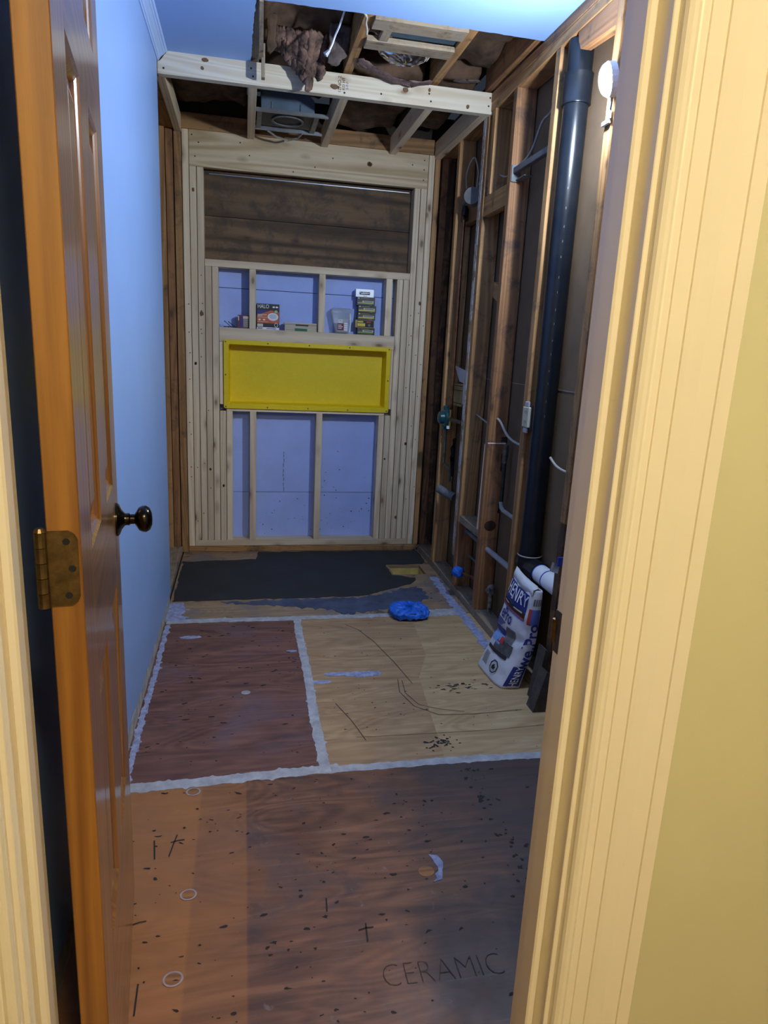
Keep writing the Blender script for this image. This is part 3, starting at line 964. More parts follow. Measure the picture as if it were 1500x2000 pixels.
structure(board('floor_hall', -0.8, 2.7, -5.5, YH - 0.0005, -0.03, 0.0, HALLFLOOR, None, 0), 'wooden hall floor')

# jambs and casings
for name, sx, xj, nlab in (('trim_2', -1, XL_, 'cream painted hinge jamb and casing at the left edge'), ('trim_3', 1, XRJ, 'cream painted strike jamb with ribbed casing on the right')):
    j = structure(MB().box(min(xj, xj + sx * 0.02), max(xj, xj + sx * 0.02), YH - 0.001, YB, 0, 2.09, 0.001).build(name, JAMBPAINT), nlab)
    x0, x1 = sorted((xj, xj - sx * 0.012))
    MB().box(x0, x1, -3.449, -3.414, 0, 2.07, 0.0025).build('door_stop', JAMBPAINT, j)

    def cx(d):
        return xj + sx * (0.006 + d)
    Y0 = YH - 0.0005
    cp = [(0.0, Y0), (0.0, -0.010), (0.002, -0.014), (0.006, -0.017), (0.011, -0.0165), (0.016, -0.013), (0.018, -0.0135), (0.0245, -0.0135), (0.0252, -0.0118), (0.0265, -0.0118),
          (0.0272, -0.0140), (0.045, -0.0145), (0.0457, -0.0125), (0.0470, -0.0125), (0.0477, -0.0150), (0.055, -0.0142), (0.064, -0.0138), (0.074, -0.0136), (0.084, -0.0142),
          (0.0955, -0.0152), (0.0962, -0.0130), (0.0975, -0.0130), (0.0982, -0.0155), (0.1165, -0.0155), (0.1180, -0.0140), (0.1180, Y0)]
    poly = [(cx(a), (b if b == Y0 else Y0 + b)) for a, b in cp]
    MB().prism(poly, 0.0, 2.19).build('casing', JAMBPAINT, j)
structure(MB().box(XL_, XRJ, YH - 0.001, YB, 2.05, 2.07).build('trim_4', JAMBPAINT), 'cream painted head jamb above the doorway')
hc = MB().prism([(XL_ - 0.006, 2.0765), (XRJ + 0.006, 2.0765), (XRJ + 0.006, 2.19), (XL_ - 0.006, 2.19)], YH - 0.015, YH - 0.0005, 'XZ')
hc.build('head_casing', JAMBPAINT, bpy.data.objects['trim_4'])
sp_ = MB().box(XRJ - 0.0012, XRJ + 0.0002, -3.412, YB, 0.892, 0.950, 0.0004).build('strike_plate', HINGE, bpy.data.objects['trim_3'], 'aged brass strike plate')
MB().tube([(XRJ - 0.001, YB - 0.001, 0.905), (XRJ - 0.001, YB - 0.001, 0.937)], 0.004, 8).build('strike_lip', HINGE, sp_)

# the open six-panel door
Hc = Vector((0.148, -3.375, 0))
U = Vector((-0.072, 0.645, 0)).normalized()
N = Vector((U.y, -U.x, 0))
DW, DT = 0.649, 0.035


def dm(u, d, z):
    return Hc + U * u + N * d + Vector((0, 0, z))


DM = Matrix(((U.x, N.x, 0, Hc.x), (U.y, N.y, 0, Hc.y), (0, 0, 1, 0), (0, 0, 0, 1)))
door = structure(empty('door_1', (Hc.x, Hc.y, 0.0)), 'stained six-panel wooden door standing open against the left wall')
us = [(0.0, 0.118), (0.268, 0.381), (0.531, DW)]
zs = [(0.012, 0.385), (0.815, 1.005), (1.605, 1.72), (1.93, 2.03)]
for i, (a, b) in enumerate(us):
    if i == 1:
        for (z0, z1) in ((0.385, 0.815), (1.005, 1.605), (1.72, 1.93)):
            MB().box(a, b, -DT, 0, z0, z1, 0.0, DM).build('mullion', door_wood('Z'), door)
    else:
        MB().box(a, b, -DT, 0, 0.012, 2.03, 0.0012, DM).build('stile', door_wood('Z'), door)
for (z0, z1) in zs:
    MB().box(0.118, 0.531, -DT, 0, z0, z1, 0.0, DM).build('rail', door_wood('Y'), door)
for (a, b) in ((0.118, 0.268), (0.381, 0.531)):
    for (z0, z1) in ((0.385, 0.815), (1.005, 1.605), (1.72, 1.93)):
        m = MB()
        rings = [(0.0, 0.0), (0.004, -0.0035), (0.010, -0.006), (0.014, -0.0115), (0.020, -0.0115), (0.046, -0.004)]
        for side in (0, 1):
            pts, fcs = [], []
            for (ins, d) in rings:
                dd = d if side == 0 else -DT - d
                pts += [dm(a + ins, dd, z0 + ins), dm(b - ins, dd, z0 + ins), dm(b - ins, dd, z1 - ins), dm(a + ins, dd, z1 - ins)]
            for r_ in range(len(rings) - 1):
                for k in range(4):
                    q = (r_ * 4 + k, r_ * 4 + (k + 1) % 4, r_ * 4 + 4 + (k + 1) % 4, r_ * 4 + 4 + k)
                    fcs.append(q if side == 0 else q[::-1])
            q = tuple(range(len(rings) * 4 - 4, len(rings) * 4))
            fcs.append(q if side == 0 else q[::-1])
            m.add(pts, fcs)
        m.build('panel', door_wood('Z'), door)
for zc in (0.22, 1.018, 1.80):
    hg = MB()
    pl = []
    for (x, z) in ((0.0, -0.0445), (0.025, -0.0445), (0.031, -0.040), (0.034, -0.033), (0.034, 0.033), (0.031, 0.040), (0.025, 0.0445), (0.0, 0.0445)):
        pl.append((x, z))
    vs = []
    for h in (0.0, 0.0018):
        for (x, z) in pl:
            vs.append(dm(-0.0002 - h, -DT + x - 0.002, zc + z))
    k = len(pl)
    fs = [tuple(range(k)), tuple(reversed(range(k, 2 * k)))] + [(i, i + k, (i + 1) % k + k, (i + 1) % k) for i in range(k)]
    hinge = mesh_obj('hinge', vs, fs, HINGE, door, 'aged brass butt hinge leaf')
    bx_, by_ = dm(-0.004, -DT - 0.006, 0).x, dm(-0.004, -DT - 0.006, 0).y
    for q in range(5):
        z0 = zc - 0.0445 + q * 0.0178
        MB().tube([(bx_, by_, z0 + 0.0004), (bx_, by_, z0 + 0.0174)], 0.0066, 12).build('knuckle', HINGE, hinge)
    MB().tube([(bx_, by_, zc + 0.0447), (bx_, by_, zc + 0.049)], [0.0068, 0.0045], 12).build('pin_head', HINGE, hinge)
    for (x, z) in ((0.022, 0.032), (0.027, 0.0), (0.022, -0.032)):
        c = dm(-0.0024, -DT + x - 0.002, zc + z)
        v, f = disc(c, N, (0, 0, 1), 0.004, 0.004, 10)
        mesh_obj('screw', v, [f[0][::-1]], DARKMETAL, hinge)
kc = dm(DW - 0.062, 0, 0.925)
kn = MB().lathe([(0.033, 0.0), (0.033, 0.003), (0.030, 0.006), (0.020, 0.010), (0.0125, 0.016), (0.012, 0.020), (0.0125, 0.024), (0.010, 0.026), (0.010, 0.034), (0.016, 0.038),
                 (0.023, 0.042), (0.0265, 0.049), (0.0265, 0.056), (0.022, 0.063), (0.012, 0.067), (0.002, 0.068)], kc, N, 28)
smooth_by_angle(kn.build('door_knob', KNOB, door, 'dark bronze round knob'))
# ================================================================ THINGS
# ---------------------------------------------------------------- soffit framing under the ceiling
FBK = ((0.170, 2.424, 0.016, 0.008), (0.157, 2.392, 0.007, 0.008), (0.720, 2.385, 0.020, 0.010), (1.040, 2.408, 0.014, 0.010), (1.150, 2.420, 0.006, 0.009), (1.335, 2.372, 0.008, 0.009))
sf = thing('soffit_frame', 'new pine ceiling drop frame with a front board and five joists', 'framing', (0.7, -0.4, 2.352))
fb = MB().prism([(XD, 2.352), (1.458, 2.352), (1.458, 2.441), (0.020, 2.441), (0.006, 2.426), (XD + 0.012, 2.402), (XD, 2.396)], -0.831, -0.793, 'XZ') \
    .build('front_board', wood('clean_pine', (0.80, 0.72, 0.58), (0.68, 0.56, 0.40), 'X', knots=0.10, across=18, along=0.8, knot_col=(0.30, 0.17, 0.09)), sf)
for x0, x1 in ((XS + 0.001, 0.0005), (0.348, 0.386), (0.750, 0.788), (1.143, 1.181), (1.408, 1.4465)):
    board('joist', x0, x1, -0.7925, -0.002, 2.3525, 2.441, pine('Y'), sf)
for x, z, a, b in FBK:
    knot(x, -0.8312, z, a, b, fb)
NO, NX, NZ = Vector((0.755, -0.8316, 2.395)), Vector((0, 0, 1)), Vector((-1, 0, 0))
put_text('grade_stamp', 'NO 2', 0.020, NO + Vector((-0.012, 0, 0.012)), NX, NZ, BLACKINK, fb, 0.004)
put_text('grade_stamp', 'KD HT', 0.017, NO + Vector((0.006, 0, 0.006)), NX, NZ, BLACKINK, fb, 0.002)
put_text('grade_stamp', 'S-P-F', 0.015, NO + Vector((0.022, 0, 0.0)), NX, NZ, BLUEINK, fb, 0.002)
put_text('grade_stamp', '12', 0.018, NO + Vector((-0.012, 0, -0.022)), NX, NZ, BLACKINK, fb, 0.003)
for (x, z) in ((0.0, 2.374), (0.36, 2.415), (0.368, 2.385), (1.15, 2.405), (1.16, 2.375), (1.44, 2.420), (1.435, 2.385), (0.93, 2.38), (0.765, 2.366)):
    v, f = disc((x, -0.8316, z), (1, 0, 0), (0, 0, 1), 0.0045, 0.0045, 8)
    mesh_obj('nail', v, f, NAILHEAD, fb)

# recessed light housing hanging between two joists
cn = thing('recessed_light_housing', 'galvanized recessed light box with hanger rails between the drop joists', 'light fixture', (0.56, -0.34, 2.36))
MB().prism([(0.412, 2.366), (0.412, 2.50), (0.600, 2.50), (0.668, 2.425), (0.668, 2.366)], -0.475, -0.24, 'XZ').build('box', GALV, cn)
for y in (-0.495, -0.205):
    MB().box(0.3875, 0.735, y - 0.0015, y + 0.0015, 2.353, 2.369).box(0.3875, 0.735, y - 0.001, y + 0.011, 2.353, 2.3555).build('hanger_rail', GALVLIT, cn)
for x in (0.392, 0.668):
    MB().box(x, x + 0.024, -0.4930, -0.2070, 2.3565, 2.3585).build('cross_strap', plain('dull_strap', (0.28, 0.27, 0.25), 0.5, metal=0.4, var=0.3), cn)
MB().box(0.417, 0.667, -0.4750, -0.2400, 2.3640, 2.3658).build('base_plate', DARKMETAL, cn)
smooth_by_angle(MB().lathe([(0.070, 0), (0.081, 0), (0.081, 0.005), (0.070, 0.005), (0.070, 0)], (0.545, -0.355, 2.357), (0, 0, 1), 32, False).build('trim_ring', GREYPLASTIC, cn))
for x in (0.462, 0.600):
    MB().tube([(x, -0.4775, 2.375), (x, -0.4775, 2.405)], 0.003, 8).build('wing_bolt', GALVLIT, cn)
MB().tube([(0.45, -0.20, 2.352), (0.50, -0.15, 2.338), (0.56, -0.13, 2.333), (0.61, -0.16, 2.34), (0.63, -0.21, 2.352)], 0.005, 8).build('cable_loop', CABLEDARK, cn)

# ---------------------------------------------------------------- insulation, duct and foil in the open ceiling


def lumpy(name, x0, x1, y0, y1, z, amp, mat, label, freq=7.0, seed=0, nx=26, ny=22, top=2.645, sag=0.0, cat='insulation', group=None, thick=None):
    vs, fs = [], []
    for j in range(ny + 1):
        for i in range(nx + 1):
            u, v = i / nx, j / ny
            x, y = x0 + (x1 - x0) * u, y0 + (y1 - y0) * v
            e = min(u, 1 - u, v, 1 - v)
            h = z + amp * (noise.noise((x * freq, y * freq, seed)) + 0.5 * noise.noise((x * freq * 2.7, y * freq * 2.7, seed + 3))) - sag * math.sin(PI * u) * math.sin(PI * v)
            vs.append((x, y, h + (0.02 if e < 0.02 else 0)))
    m = len(vs)
    for k in range(m):
        vs.append((vs[k][0], vs[k][1], top if thick is None else vs[k][2] + thick))
    w = nx + 1
    for j in range(ny):
        for i in range(nx):
            a = j * w + i
            fs.append((a, a + w, a + w + 1, a + 1))
            fs.append((m + a, m + a + 1, m + a + w + 1, m + a + w))
    for i in range(nx):
        fs += [(i, i + 1, m + i + 1, m + i), (ny * w + i + 1, ny * w + i, m + ny * w + i, m + ny * w + i + 1)]
    for j in range(ny):
        fs += [((j + 1) * w, j * w, m + j * w, m + (j + 1) * w), (j * w + nx, (j + 1) * w + nx, m + (j + 1) * w + nx, m + j * w + nx)]
    o = mesh_obj(name, vs, fs, mat, None, None, True)
    return tag(o, label, cat, group)


GI = 'insulation batts in the open ceiling'
lumpy('insulation_batt', 0.396, 0.757, -1.62, -0.84, 2.535, 0.035, KRAFT, 'brown kraft insulation bulging in the left ceiling bay beside white cable', 6, 1, group=GI, sag=-0.03)
lumpy('insulation_batt', 1.198, 1.422, -1.62, -0.84, 2.535, 0.03, KRAFT, 'dark reddish kraft insulation in the ceiling bay nearest the right wall', 7, 2, group=GI, nx=18)
lumpy('insulation_batt', 0.801, 1.154, -1.10, -0.84, 2.555, 0.02, GREYWOOL, 'dark insulation batt above the silver foil reflector', 9, 3, group=GI, ny=12)
lumpy('insulation_batt', -0.03, 0.345, -0.78, -0.01, 2.500, 0.03, KRAFT, 'dark insulation over the first drop bay, next to the left wall', 6, 4, group=GI)
lumpy('insulation_batt', 0.39, 0.748, -0.78, -0.05, 2.560, 0.025, KRAFT, 'dark insulation above the recessed light box', 6, 5, group=GI, nx=14, ny=14)
lumpy('insulation_batt', 0.791, 1.140, -0.78, -0.01, 2.470, 0.03, KRAFT, 'brown insulation in the drop bay to the right of the light box', 6, 6, group=GI)
lumpy('insulation_batt', 1.184, 1.405, -0.78, -0.01, 2.490, 0.03, KRAFT, 'dark insulation in the rightmost drop bay by the stripped wall', 7, 7, group=GI, nx=16)


def ribbon(name, pts, widths, thick, mat, label, seed=0, cat='insulation', group=None, n=10, rough=0.35):
    """ragged hanging piece: an oval tube that wobbles"""
    vs, fs = [], []
    k = len(pts)
    sub = []
    for i in range(k - 1):
        for t in range(5):
            q = t / 5
            sub.append((Vector(pts[i]).lerp(Vector(pts[i + 1]), q), widths[i] + (widths[i + 1] - widths[i]) * q))
    sub.append((Vector(pts[-1]), widths[-1]))
    for i, (p, w) in enumerate(sub):
        for a in range(n):
            t = 2 * PI * a / n
            f_ = 1 + rough * noise.noise((i * 0.45, a * 0.9, seed)) * 1.6
            vs.append((p.x + math.cos(t) * w * f_, p.y + math.sin(t) * thick * f_, p.z + 0.3 * w * noise.noise((i * 0.3, a, seed + 9))))
    for i in range(len(sub) - 1):
        for a in range(n):
            fs.append((i * n + a, i * n + (a + 1) % n, (i + 1) * n + (a + 1) % n, (i + 1) * n + a))
    fs += [tuple(reversed(range(n))), tuple(range((len(sub) - 1) * n, len(sub) * n))]
    return tag(mesh_obj(name, vs, fs, mat, None, None, True), label, cat, group)


GT = 'torn insulation hanging from the ceiling'


def drape(name, prof, ztop, ytop, ybot, amp, mat, label, seed, nx=70, ny=34, thick=0.012):
    """torn sheet of wool hanging down, its lower edge following prof (x, z)"""
    vs, fs = [], []
    xa, xb = prof[0][0], prof[-1][0]
    for i in range(nx + 1):
        x = xa + (xb - xa) * i / nx
        for p, q in zip(prof, prof[1:]):
            if p[0] <= x <= q[0]:
                zb_ = p[1] + (q[1] - p[1]) * (x - p[0]) / max(1e-6, q[0] - p[0])
                break
        for j in range(ny + 1):
            t_ = j / ny
            z_ = ztop + (zb_ - ztop) * t_
            y_ = ytop + (ybot - ytop) * t_ ** 0.6 + amp * (noise.noise((x * 18, z_ * 9, seed)) + 0.6 * noise.noise((x * 50, z_ * 34, seed + 4)) + 0.3 * noise.noise((x * 130, z_ * 110, seed + 2)))
            vs.append((x + 0.006 * noise.noise((x * 30, z_ * 40, seed + 7)), y_, z_ + 0.003 * noise.noise((x * 80, z_ * 80, seed))))
    w = ny + 1
    for i in range(nx):
        for j in range(ny):
            q = i * w + j
            fs.append((q, q + 1, q + w + 1, q + w))
    o = mesh_obj(name, vs, fs, mat, None, None, True)
    md = o.modifiers.new('thickness', 'SOLIDIFY')
    md.thickness = thick
    md.offset = 1.0
    return tag(o, label, 'insulation', GT)


WOOLMIX = plain('mixed_wool', (0.27, 0.155, 0.115), 1.0, col2=(0.026, 0.017, 0.013), vscale=18, bump=1.0, bscale=55)
drape('insulation_tatter', [(0.46, 2.485), (0.50, 2.455), (0.535, 2.425), (0.568, 2.395), (0.590, 2.355), (0.601, 2.327), (0.607, 2.335), (0.612, 2.375), (0.625, 2.405), (0.636, 2.408), (0.646, 2.384), (0.651, 2.398), (0.665, 2.425)],
      2.520, -1.00, -0.885, 0.030, WOOLMIX, 'pinkish grey insulation tatter with long points dangling over the front board', 1)
drape('insulation_tatter', [(0.672, 2.425), (0.70, 2.418), (0.72, 2.430), (0.752, 2.47)], 2.540, -1.06, -0.965, 0.014, GREYWOOL,
      'dark wool flap hanging beside the middle ceiling joist', 3, 16, 14)
drape('insulation_tatter', [(0.422, 2.43), (0.435, 2.418), (0.455, 2.45)], 2.545, -1.05, -0.99, 0.010, KRAFT, 'brown kraft paper flap hanging by the cut ceiling edge', 5, 10, 14, 0.006)
ribbon('insulation_tatter', [(0.81, -0.98, 2.445), (0.88, -0.93, 2.435), (0.96, -0.905, 2.418), (1.05, -0.895, 2.412), (1.13, -0.90, 2.425)],
       [0.02, 0.022, 0.022, 0.026, 0.014], 0.03, PINKWOOL, 'pinkish wool roll sagging below the silver foil reflector', 5, group=GT)
ribbon('insulation_tatter', [(0.80, -1.09, 2.50), (0.85, -1.09, 2.485), (0.90, -1.08, 2.50)], [0.02, 0.03, 0.02], 0.05, PINKWOOL,
       'small reddish wool tuft under the rear ceiling block', 6, group=GT)
ribbon('insulation_tatter', [(1.26, -0.87, 2.460), (1.31, -0.865, 2.462), (1.37, -0.86, 2.470)], [0.012, 0.02, 0.012], 0.02, GREYWOOL,
       'grey foil-edged scrap lying on the right end of front board', 7, group=GT)
# crinkled foil reflector
vs, fs = [], []
NR, NA = 9, 36
for i in range(NR + 1):
    for a in range(NA):
        th = (PI / 2) * i / NR
        t = 2 * PI * a / NA
        r_ = 0.115 * math.cos(th) * (1 + 0.05 * noise.noise((a * 0.7, i * 0.8, 2)))
        vs.append((0.985 + r_ * math.cos(t) + 0.0, -1.025 + 0.62 * r_ * math.sin(t), 2.492 - 0.056 * math.sin(th) + 0.006 * noise.noise((a * 0.9, i * 1.1, 7))))
for i in range(NR):
    for a in range(NA):
        fs.append((i * NA + a, i * NA + (a + 1) % NA, (i + 1) * NA + (a + 1) % NA, (i + 1) * NA + a))
fs.append(tuple(range(NA)))
tag(mesh_obj('foil_reflector', vs, fs, FOIL), 'crinkled shiny foil reflector in the ceiling opening', 'reflector')
tag(MB().box(0.8845, 1.152, -1.2880, -1.1935, 2.4640, 2.520, 0.004).build('sheet_metal_duct', plain('blue_grey_duct', (0.045, 0.10, 0.15), 0.5, metal=0.3, var=0.3)), 'blue-grey sheet metal duct between the ceiling blocks', 'duct')

# cables in the ceiling


def cable(name, pts, r, mat, label, group=None, n=8, cat='cable', parent=None):
    P = [Vector(p) for p in pts]
    out = []
    for i in range(len(P) - 1):
        p0, p1, p2, p3 = P[max(i - 1, 0)], P[i], P[i + 1], P[min(i + 2, len(P) - 1)]
        for k in range(6):
            t = k / 6
            out.append(0.5 * ((2 * p1) + (-p0 + p2) * t + (2 * p0 - 5 * p1 + 4 * p2 - p3) * t * t + (-p0 + 3 * p1 - 3 * p2 + p3) * t ** 3))
    out.append(P[-1])
    o = MB().tube(out, r, n).build(name, mat, parent, None, True)
    return tag(o, label, cat, group) if parent is None else o


c1 = thing('ceiling_cable', 'white cable with a square end dangling from the ceiling opening', 'cable', (0.66, -1.13, 2.39))
cable('sheath', [(0.712, -1.30, 2.535), (0.692, -1.20, 2.480), (0.680, -1.15, 2.458), (0.672, -1.135, 2.435), (0.661, -1.13, 2.412)], 0.0042, WHITEINK, '', parent=c1)
MB().tube([(0.662, -1.13, 2.413), (0.645, -1.13, 2.394)], [0.005, 0.011], 4).build('flat_end', PAPER, c1)
cable('cut_wire', [(0.752, -1.405, 2.444), (0.766, -1.38, 2.442), (0.770, -1.34, 2.440), (0.781, -1.30, 2.437), (0.785, -1.275, 2.428)], 0.0042, CABLE,
      'short white wire stub at the cut ceiling edge by the middle joist')

# ---------------------------------------------------------------- yellow niche
X0, X1, Z0, Z1 = 0.2139, 1.2064, 0.8882, 1.2837
ni = thing('shower_niche', 'bright yellow plastic shower niche screwed into the back frame', 'shower niche', (0.71, 0.0, Z0))


def rrect(x0, x1, z0, z1, r, n=4):
    out = []
    for (cx_, cz_, a0) in ((x1 - r, z0 + r, -PI / 2), (x1 - r, z1 - r, 0), (x0 + r, z1 - r, PI / 2), (x0 + r, z0 + r, PI)):
        for k in range(n + 1):
            a = a0 + PI / 2 * k / n
            out.append((cx_ + r * math.cos(a), cz_ + r * math.sin(a)))
    return out


rings = [(rrect(X0, X1, Z0, Z1, 0.012), -0.0025), (rrect(X0, X1, Z0, Z1, 0.012), -0.0085), (rrect(X0 + 0.002, X1 - 0.002, Z0 + 0.002, Z1 - 0.002, 0.011), -0.0105),
         (rrect(X0 + 0.0275, X1 - 0.0255, Z0 + 0.029, Z1 - 0.024, 0.006), -0.0105)]
basin = [(rrect(X0 + 0.0275, X1 - 0.0255, Z0 + 0.029, Z1 - 0.024, 0.006), -0.0105), (rrect(X0 + 0.030, X1 - 0.028, Z0 + 0.0315, Z1 - 0.0265, 0.007), -0.007),
         (rrect(X0 + 0.033, X1 - 0.031, Z0 + 0.036, Z1 - 0.029, 0.008), 0.072), (rrect(X0 + 0.037, X1 - 0.035, Z0 + 0.040, Z1 - 0.033, 0.008), 0.077)]


def loft(rs, fill, name, mat, parent):
    m = len(rs[0][0])
    vs, fs = [], []
    for poly, y in rs:
        vs += [(a, y, b) for a, b in poly]
    for i in range(len(rs) - 1):
        for k in range(m):
            fs.append((i * m + k, i * m + (k + 1) % m, (i + 1) * m + (k + 1) % m, (i + 1) * m + k))
    if fill:
        fs.append(tuple(range((len(rs) - 1) * m, len(rs) * m)))
    return mesh_obj(name, vs, fs, mat, parent)


loft(rings, False, 'flange', YELLOW, ni)
loft(basin, True, 'basin', YELLOW, ni)
for (x, z) in [(X0 + 0.012 + k * (X1 - X0 - 0.024) / 4, Z1 - 0.012) for k in range(5)] + [(X0 + 0.012 + k * (X1 - X0 - 0.024) / 4, Z0 + 0.012) for k in range(5)] + \
        [(X0 + 0.012, 1.085), (X1 - 0.012, 1.085)]:
    MB().lathe([(0.0042, 0), (0.0042, 0.001), (0.002, 0.0016)], (x, -0.0105, z), (0, -1, 0), 10).build('screw', SCREW, ni)

# ---------------------------------------------------------------- things on the frame's shelf
ZS = 1.3518


def carton(name, label, cat, x0, x1, y0, y1, z0, z1, mat, group=None):
    t = thing(name, label, cat, ((x0 + x1) / 2, (y0 + y1) / 2, z0), group)
    MB().box(x0, x1, y0, y1, z0, z1, 0.0008).build('carton', mat, t)
    return t


def lab(t, x0, x1, z0, z1, y, mat, name='printed_patch', k=0.0005):
    return MB().box(x0, x1, y - k, y, z0, z1).build(name, mat, t)


t = carton('light_carton', 'black and orange downlight carton lettered HALO on the shelf', 'box', 0.403, 0.534, 0.028, 0.075, ZS, 1.497, CARDBLACK)
y = 0.028
lab(t, 0.404, 0.533, ZS + 0.0005, ZS + 0.013, y, WHITEINK)
vs = [(0.4055, y - 0.0004, 1.388), (0.5315, y - 0.0004, 1.388), (0.5315, y - 0.0004, 1.452), (0.485, y - 0.0004, 1.462), (0.455, y - 0.0004, 1.450), (0.4055, y - 0.0004, 1.430)]
mesh_obj('printed_patch', vs, [tuple(range(6))], ORANGEINK, t)
vs = [(0.4055, y - 0.0004, 1.430), (0.455, y - 0.0004, 1.450), (0.470, y - 0.0004, 1.460), (0.4055, y - 0.0004, 1.460)]
mesh_obj('printed_patch', vs, [(0, 1, 2, 3)], NAVY, t)
put_text('printed_name', 'HALO', 0.031, (0.4075, y - 0.0007, 1.481), (1, 0, 0), (0, 0, 1), WHITEINK, t, 0.003, align='LEFT', sx=0.80)
v, f = disc((0.497, y - 0.0008, 1.425), (1, 0, 0), (0, 0, 1), 0.031, 0.022, 24)
mesh_obj('printed_lamp', v, f, WHITEINK, t)
v, f = disc((0.497, y - 0.0010, 1.427), (1, 0, 0), (0, 0, 1), 0.022, 0.014, 24)
mesh_obj('printed_lamp', v, f, plain('lamp_grey_ink', (0.55, 0.60, 0.66), 0.5), t)
for (x, z, w_, h) in ((0.409, 1.434, 0.052, 0.0045), (0.409, 1.427, 0.026, 0.004), (0.409, 1.4205, 0.056, 0.002), (0.409, 1.395, 0.06, 0.002), (0.407, 1.369, 0.033, 0.016)):
    lab(t, x, x + w_, z - 0.001, z - 0.001 + h, y, CREAMINK, 'printed_line', 0.0009)
for x in (0.420, 0.446):
    vs = [(x, y - 0.0009, 1.413), (x + 0.008, y - 0.0009, 1.407), (x, y - 0.0009, 1.401), (x - 0.008, y - 0.0009, 1.407)]
    mesh_obj('printed_mark', vs, [(0, 1, 2, 3)], WHITEINK, t)
for x in (0.501, 0.519):
    v, f = disc((x, y - 0.0008, 1.480), (1, 0, 0), (0, 0, 1), 0.008, 0.005, 12)
    mesh_obj('printed_mark', v, f, WHITEINK, t)
v, f = disc((0.515, y - 0.0008, 1.455), (1, 0, 0), (0, 0, 1), 0.009, 0.008, 14)
mesh_obj('printed_mark', v, f, plain('pale_green_ink', (0.35, 0.52, 0.32), 0.5), t)
v, f = disc((0.516, y - 0.0008, 1.379), (1, 0, 0), (0, 0, 1), 0.010, 0.012, 18, 0.8)
mesh_obj('printed_mark', v, f, WHITEINK, t)
lab(t, 0.409, 0.437, ZS + 0.004, ZS + 0.009, y, NAVY, 'printed_line', 0.0009)
lab(t, 0.460, 0.516, ZS + 0.004, ZS + 0.008, y, BLUEINK, 'printed_line', 0.0009)

t = thing('shim_pack', 'bundle of pale wood shims with a green band on the shelf', 'shims', (0.66, 0.05, ZS))
SH = wood('shim_cedar', (0.62, 0.54, 0.42), (0.48, 0.38, 0.27), 'X', across=60)
for k in range(6):
    dx = random.uniform(-0.004, 0.004)
    MB().box(0.566 + dx, 0.757 + dx, 0.022 + random.uniform(0, 0.003), 0.062, ZS + k * 0.0081, ZS + k * 0.0081 + 0.0074, 0.0006).build('shim', SH, t)
lab(t, 0.625, 0.698, ZS + 0.001, ZS + 0.015, 0.0215, GREENINK, 'green_band')
lab(t, 0.629, 0.705, ZS + 0.030, ZS + 0.038, 0.0215, BLACKINK, 'black_label')

# clear tub of screws
t = thing('screw_tub', 'clear plastic screw tub with a red and white label', 'tub', (0.90, 0.045, ZS))
m_ = [(rrect(0.862, 0.945, 0, 1, 0.01), 0)]
vs, fs = [], []
secs = [(ZS, 0.868, 0.940, 0.018, 0.072), (ZS + 0.004, 0.862, 0.945, 0.012, 0.078), (ZS + 0.115, 0.840, 0.958, 0.008, 0.084), (ZS + 0.122, 0.836, 0.962, 0.005, 0.086), (ZS + 0.138, 0.836, 0.962, 0.005, 0.086), (ZS + 0.146, 0.850, 0.950, 0.015, 0.078)]
for (z, a, b, c, d) in secs:
    vs += [(p, q, z) for p, q in rrect(a, b, c, d, 0.012)]
m = len(vs) // len(secs)
for i in range(len(secs) - 1):
    for k in range(m):
        fs.append((i * m + k, i * m + (k + 1) % m, (i + 1) * m + (k + 1) % m, (i + 1) * m + k))
fs += [tuple(reversed(range(m))), tuple(range((len(secs) - 1) * m, len(secs) * m))]
smooth_by_angle(mesh_obj('tub_body', vs, fs, CLEARTUB, t))
MB().box(0.872, 0.936, 0.020, 0.070, ZS + 0.002, ZS + 0.020, 0.003).build('screw_heap', plain('dark_screws', (0.05, 0.055, 0.03), 0.5, metal=0.5, var=0.6, vscale=120, bump=1, bscale=200), t)
MB().tube([(0.950, 0.01, ZS + 0.118), (0.953, 0.006, ZS + 0.06), (0.950, 0.01, ZS + 0.01)], 0.004, 8).build('bail_handle', WHITEINK, t)


def tubf(x, z, k=0.0008):
    q = (z - ZS - 0.004) / 0.111
    return (x, 0.012 - 0.004 * q - k, z)


def tubpatch(x0, x1, z0, z1, mat, k=0.0008):
    return mesh_obj('label_patch', [tubf(x0, z0, k), tubf(x1, z0, k), tubf(x1, z1, k), tubf(x0, z1, k)], [(0, 1, 2, 3)], mat, t)


tubpatch(0.875, 0.938, ZS + 0.012, ZS + 0.085, plain('dim_label', (0.40, 0.40, 0.44), 0.6))
tubpatch(0.8755, 0.914, ZS + 0.018, ZS + 0.058, plain('maroon_ink', (0.16, 0.012, 0.018), 0.5), 0.0012)
tubpatch(0.878, 0.905, ZS + 0.062, ZS + 0.080, WHITEINK, 0.0012)
put_text('label_text', 'LPA', 0.014, tubf(0.8915, ZS + 0.071, 0.0016), (1, 0, 0), (0, 0, 1), BLACKINK, t, 0.004)
for k in range(3):
    tubpatch(0.880, 0.880 + (0.022, 0.028, 0.02)[k], ZS + 0.028 + k * 0.009, ZS + 0.032 + k * 0.009, WHITEINK, 0.0016)
for k in range(4):
    tubpatch(0.916, 0.937, ZS + 0.018 + k * 0.012, ZS + 0.026 + k * 0.012, WHITEINK, 0.0012)

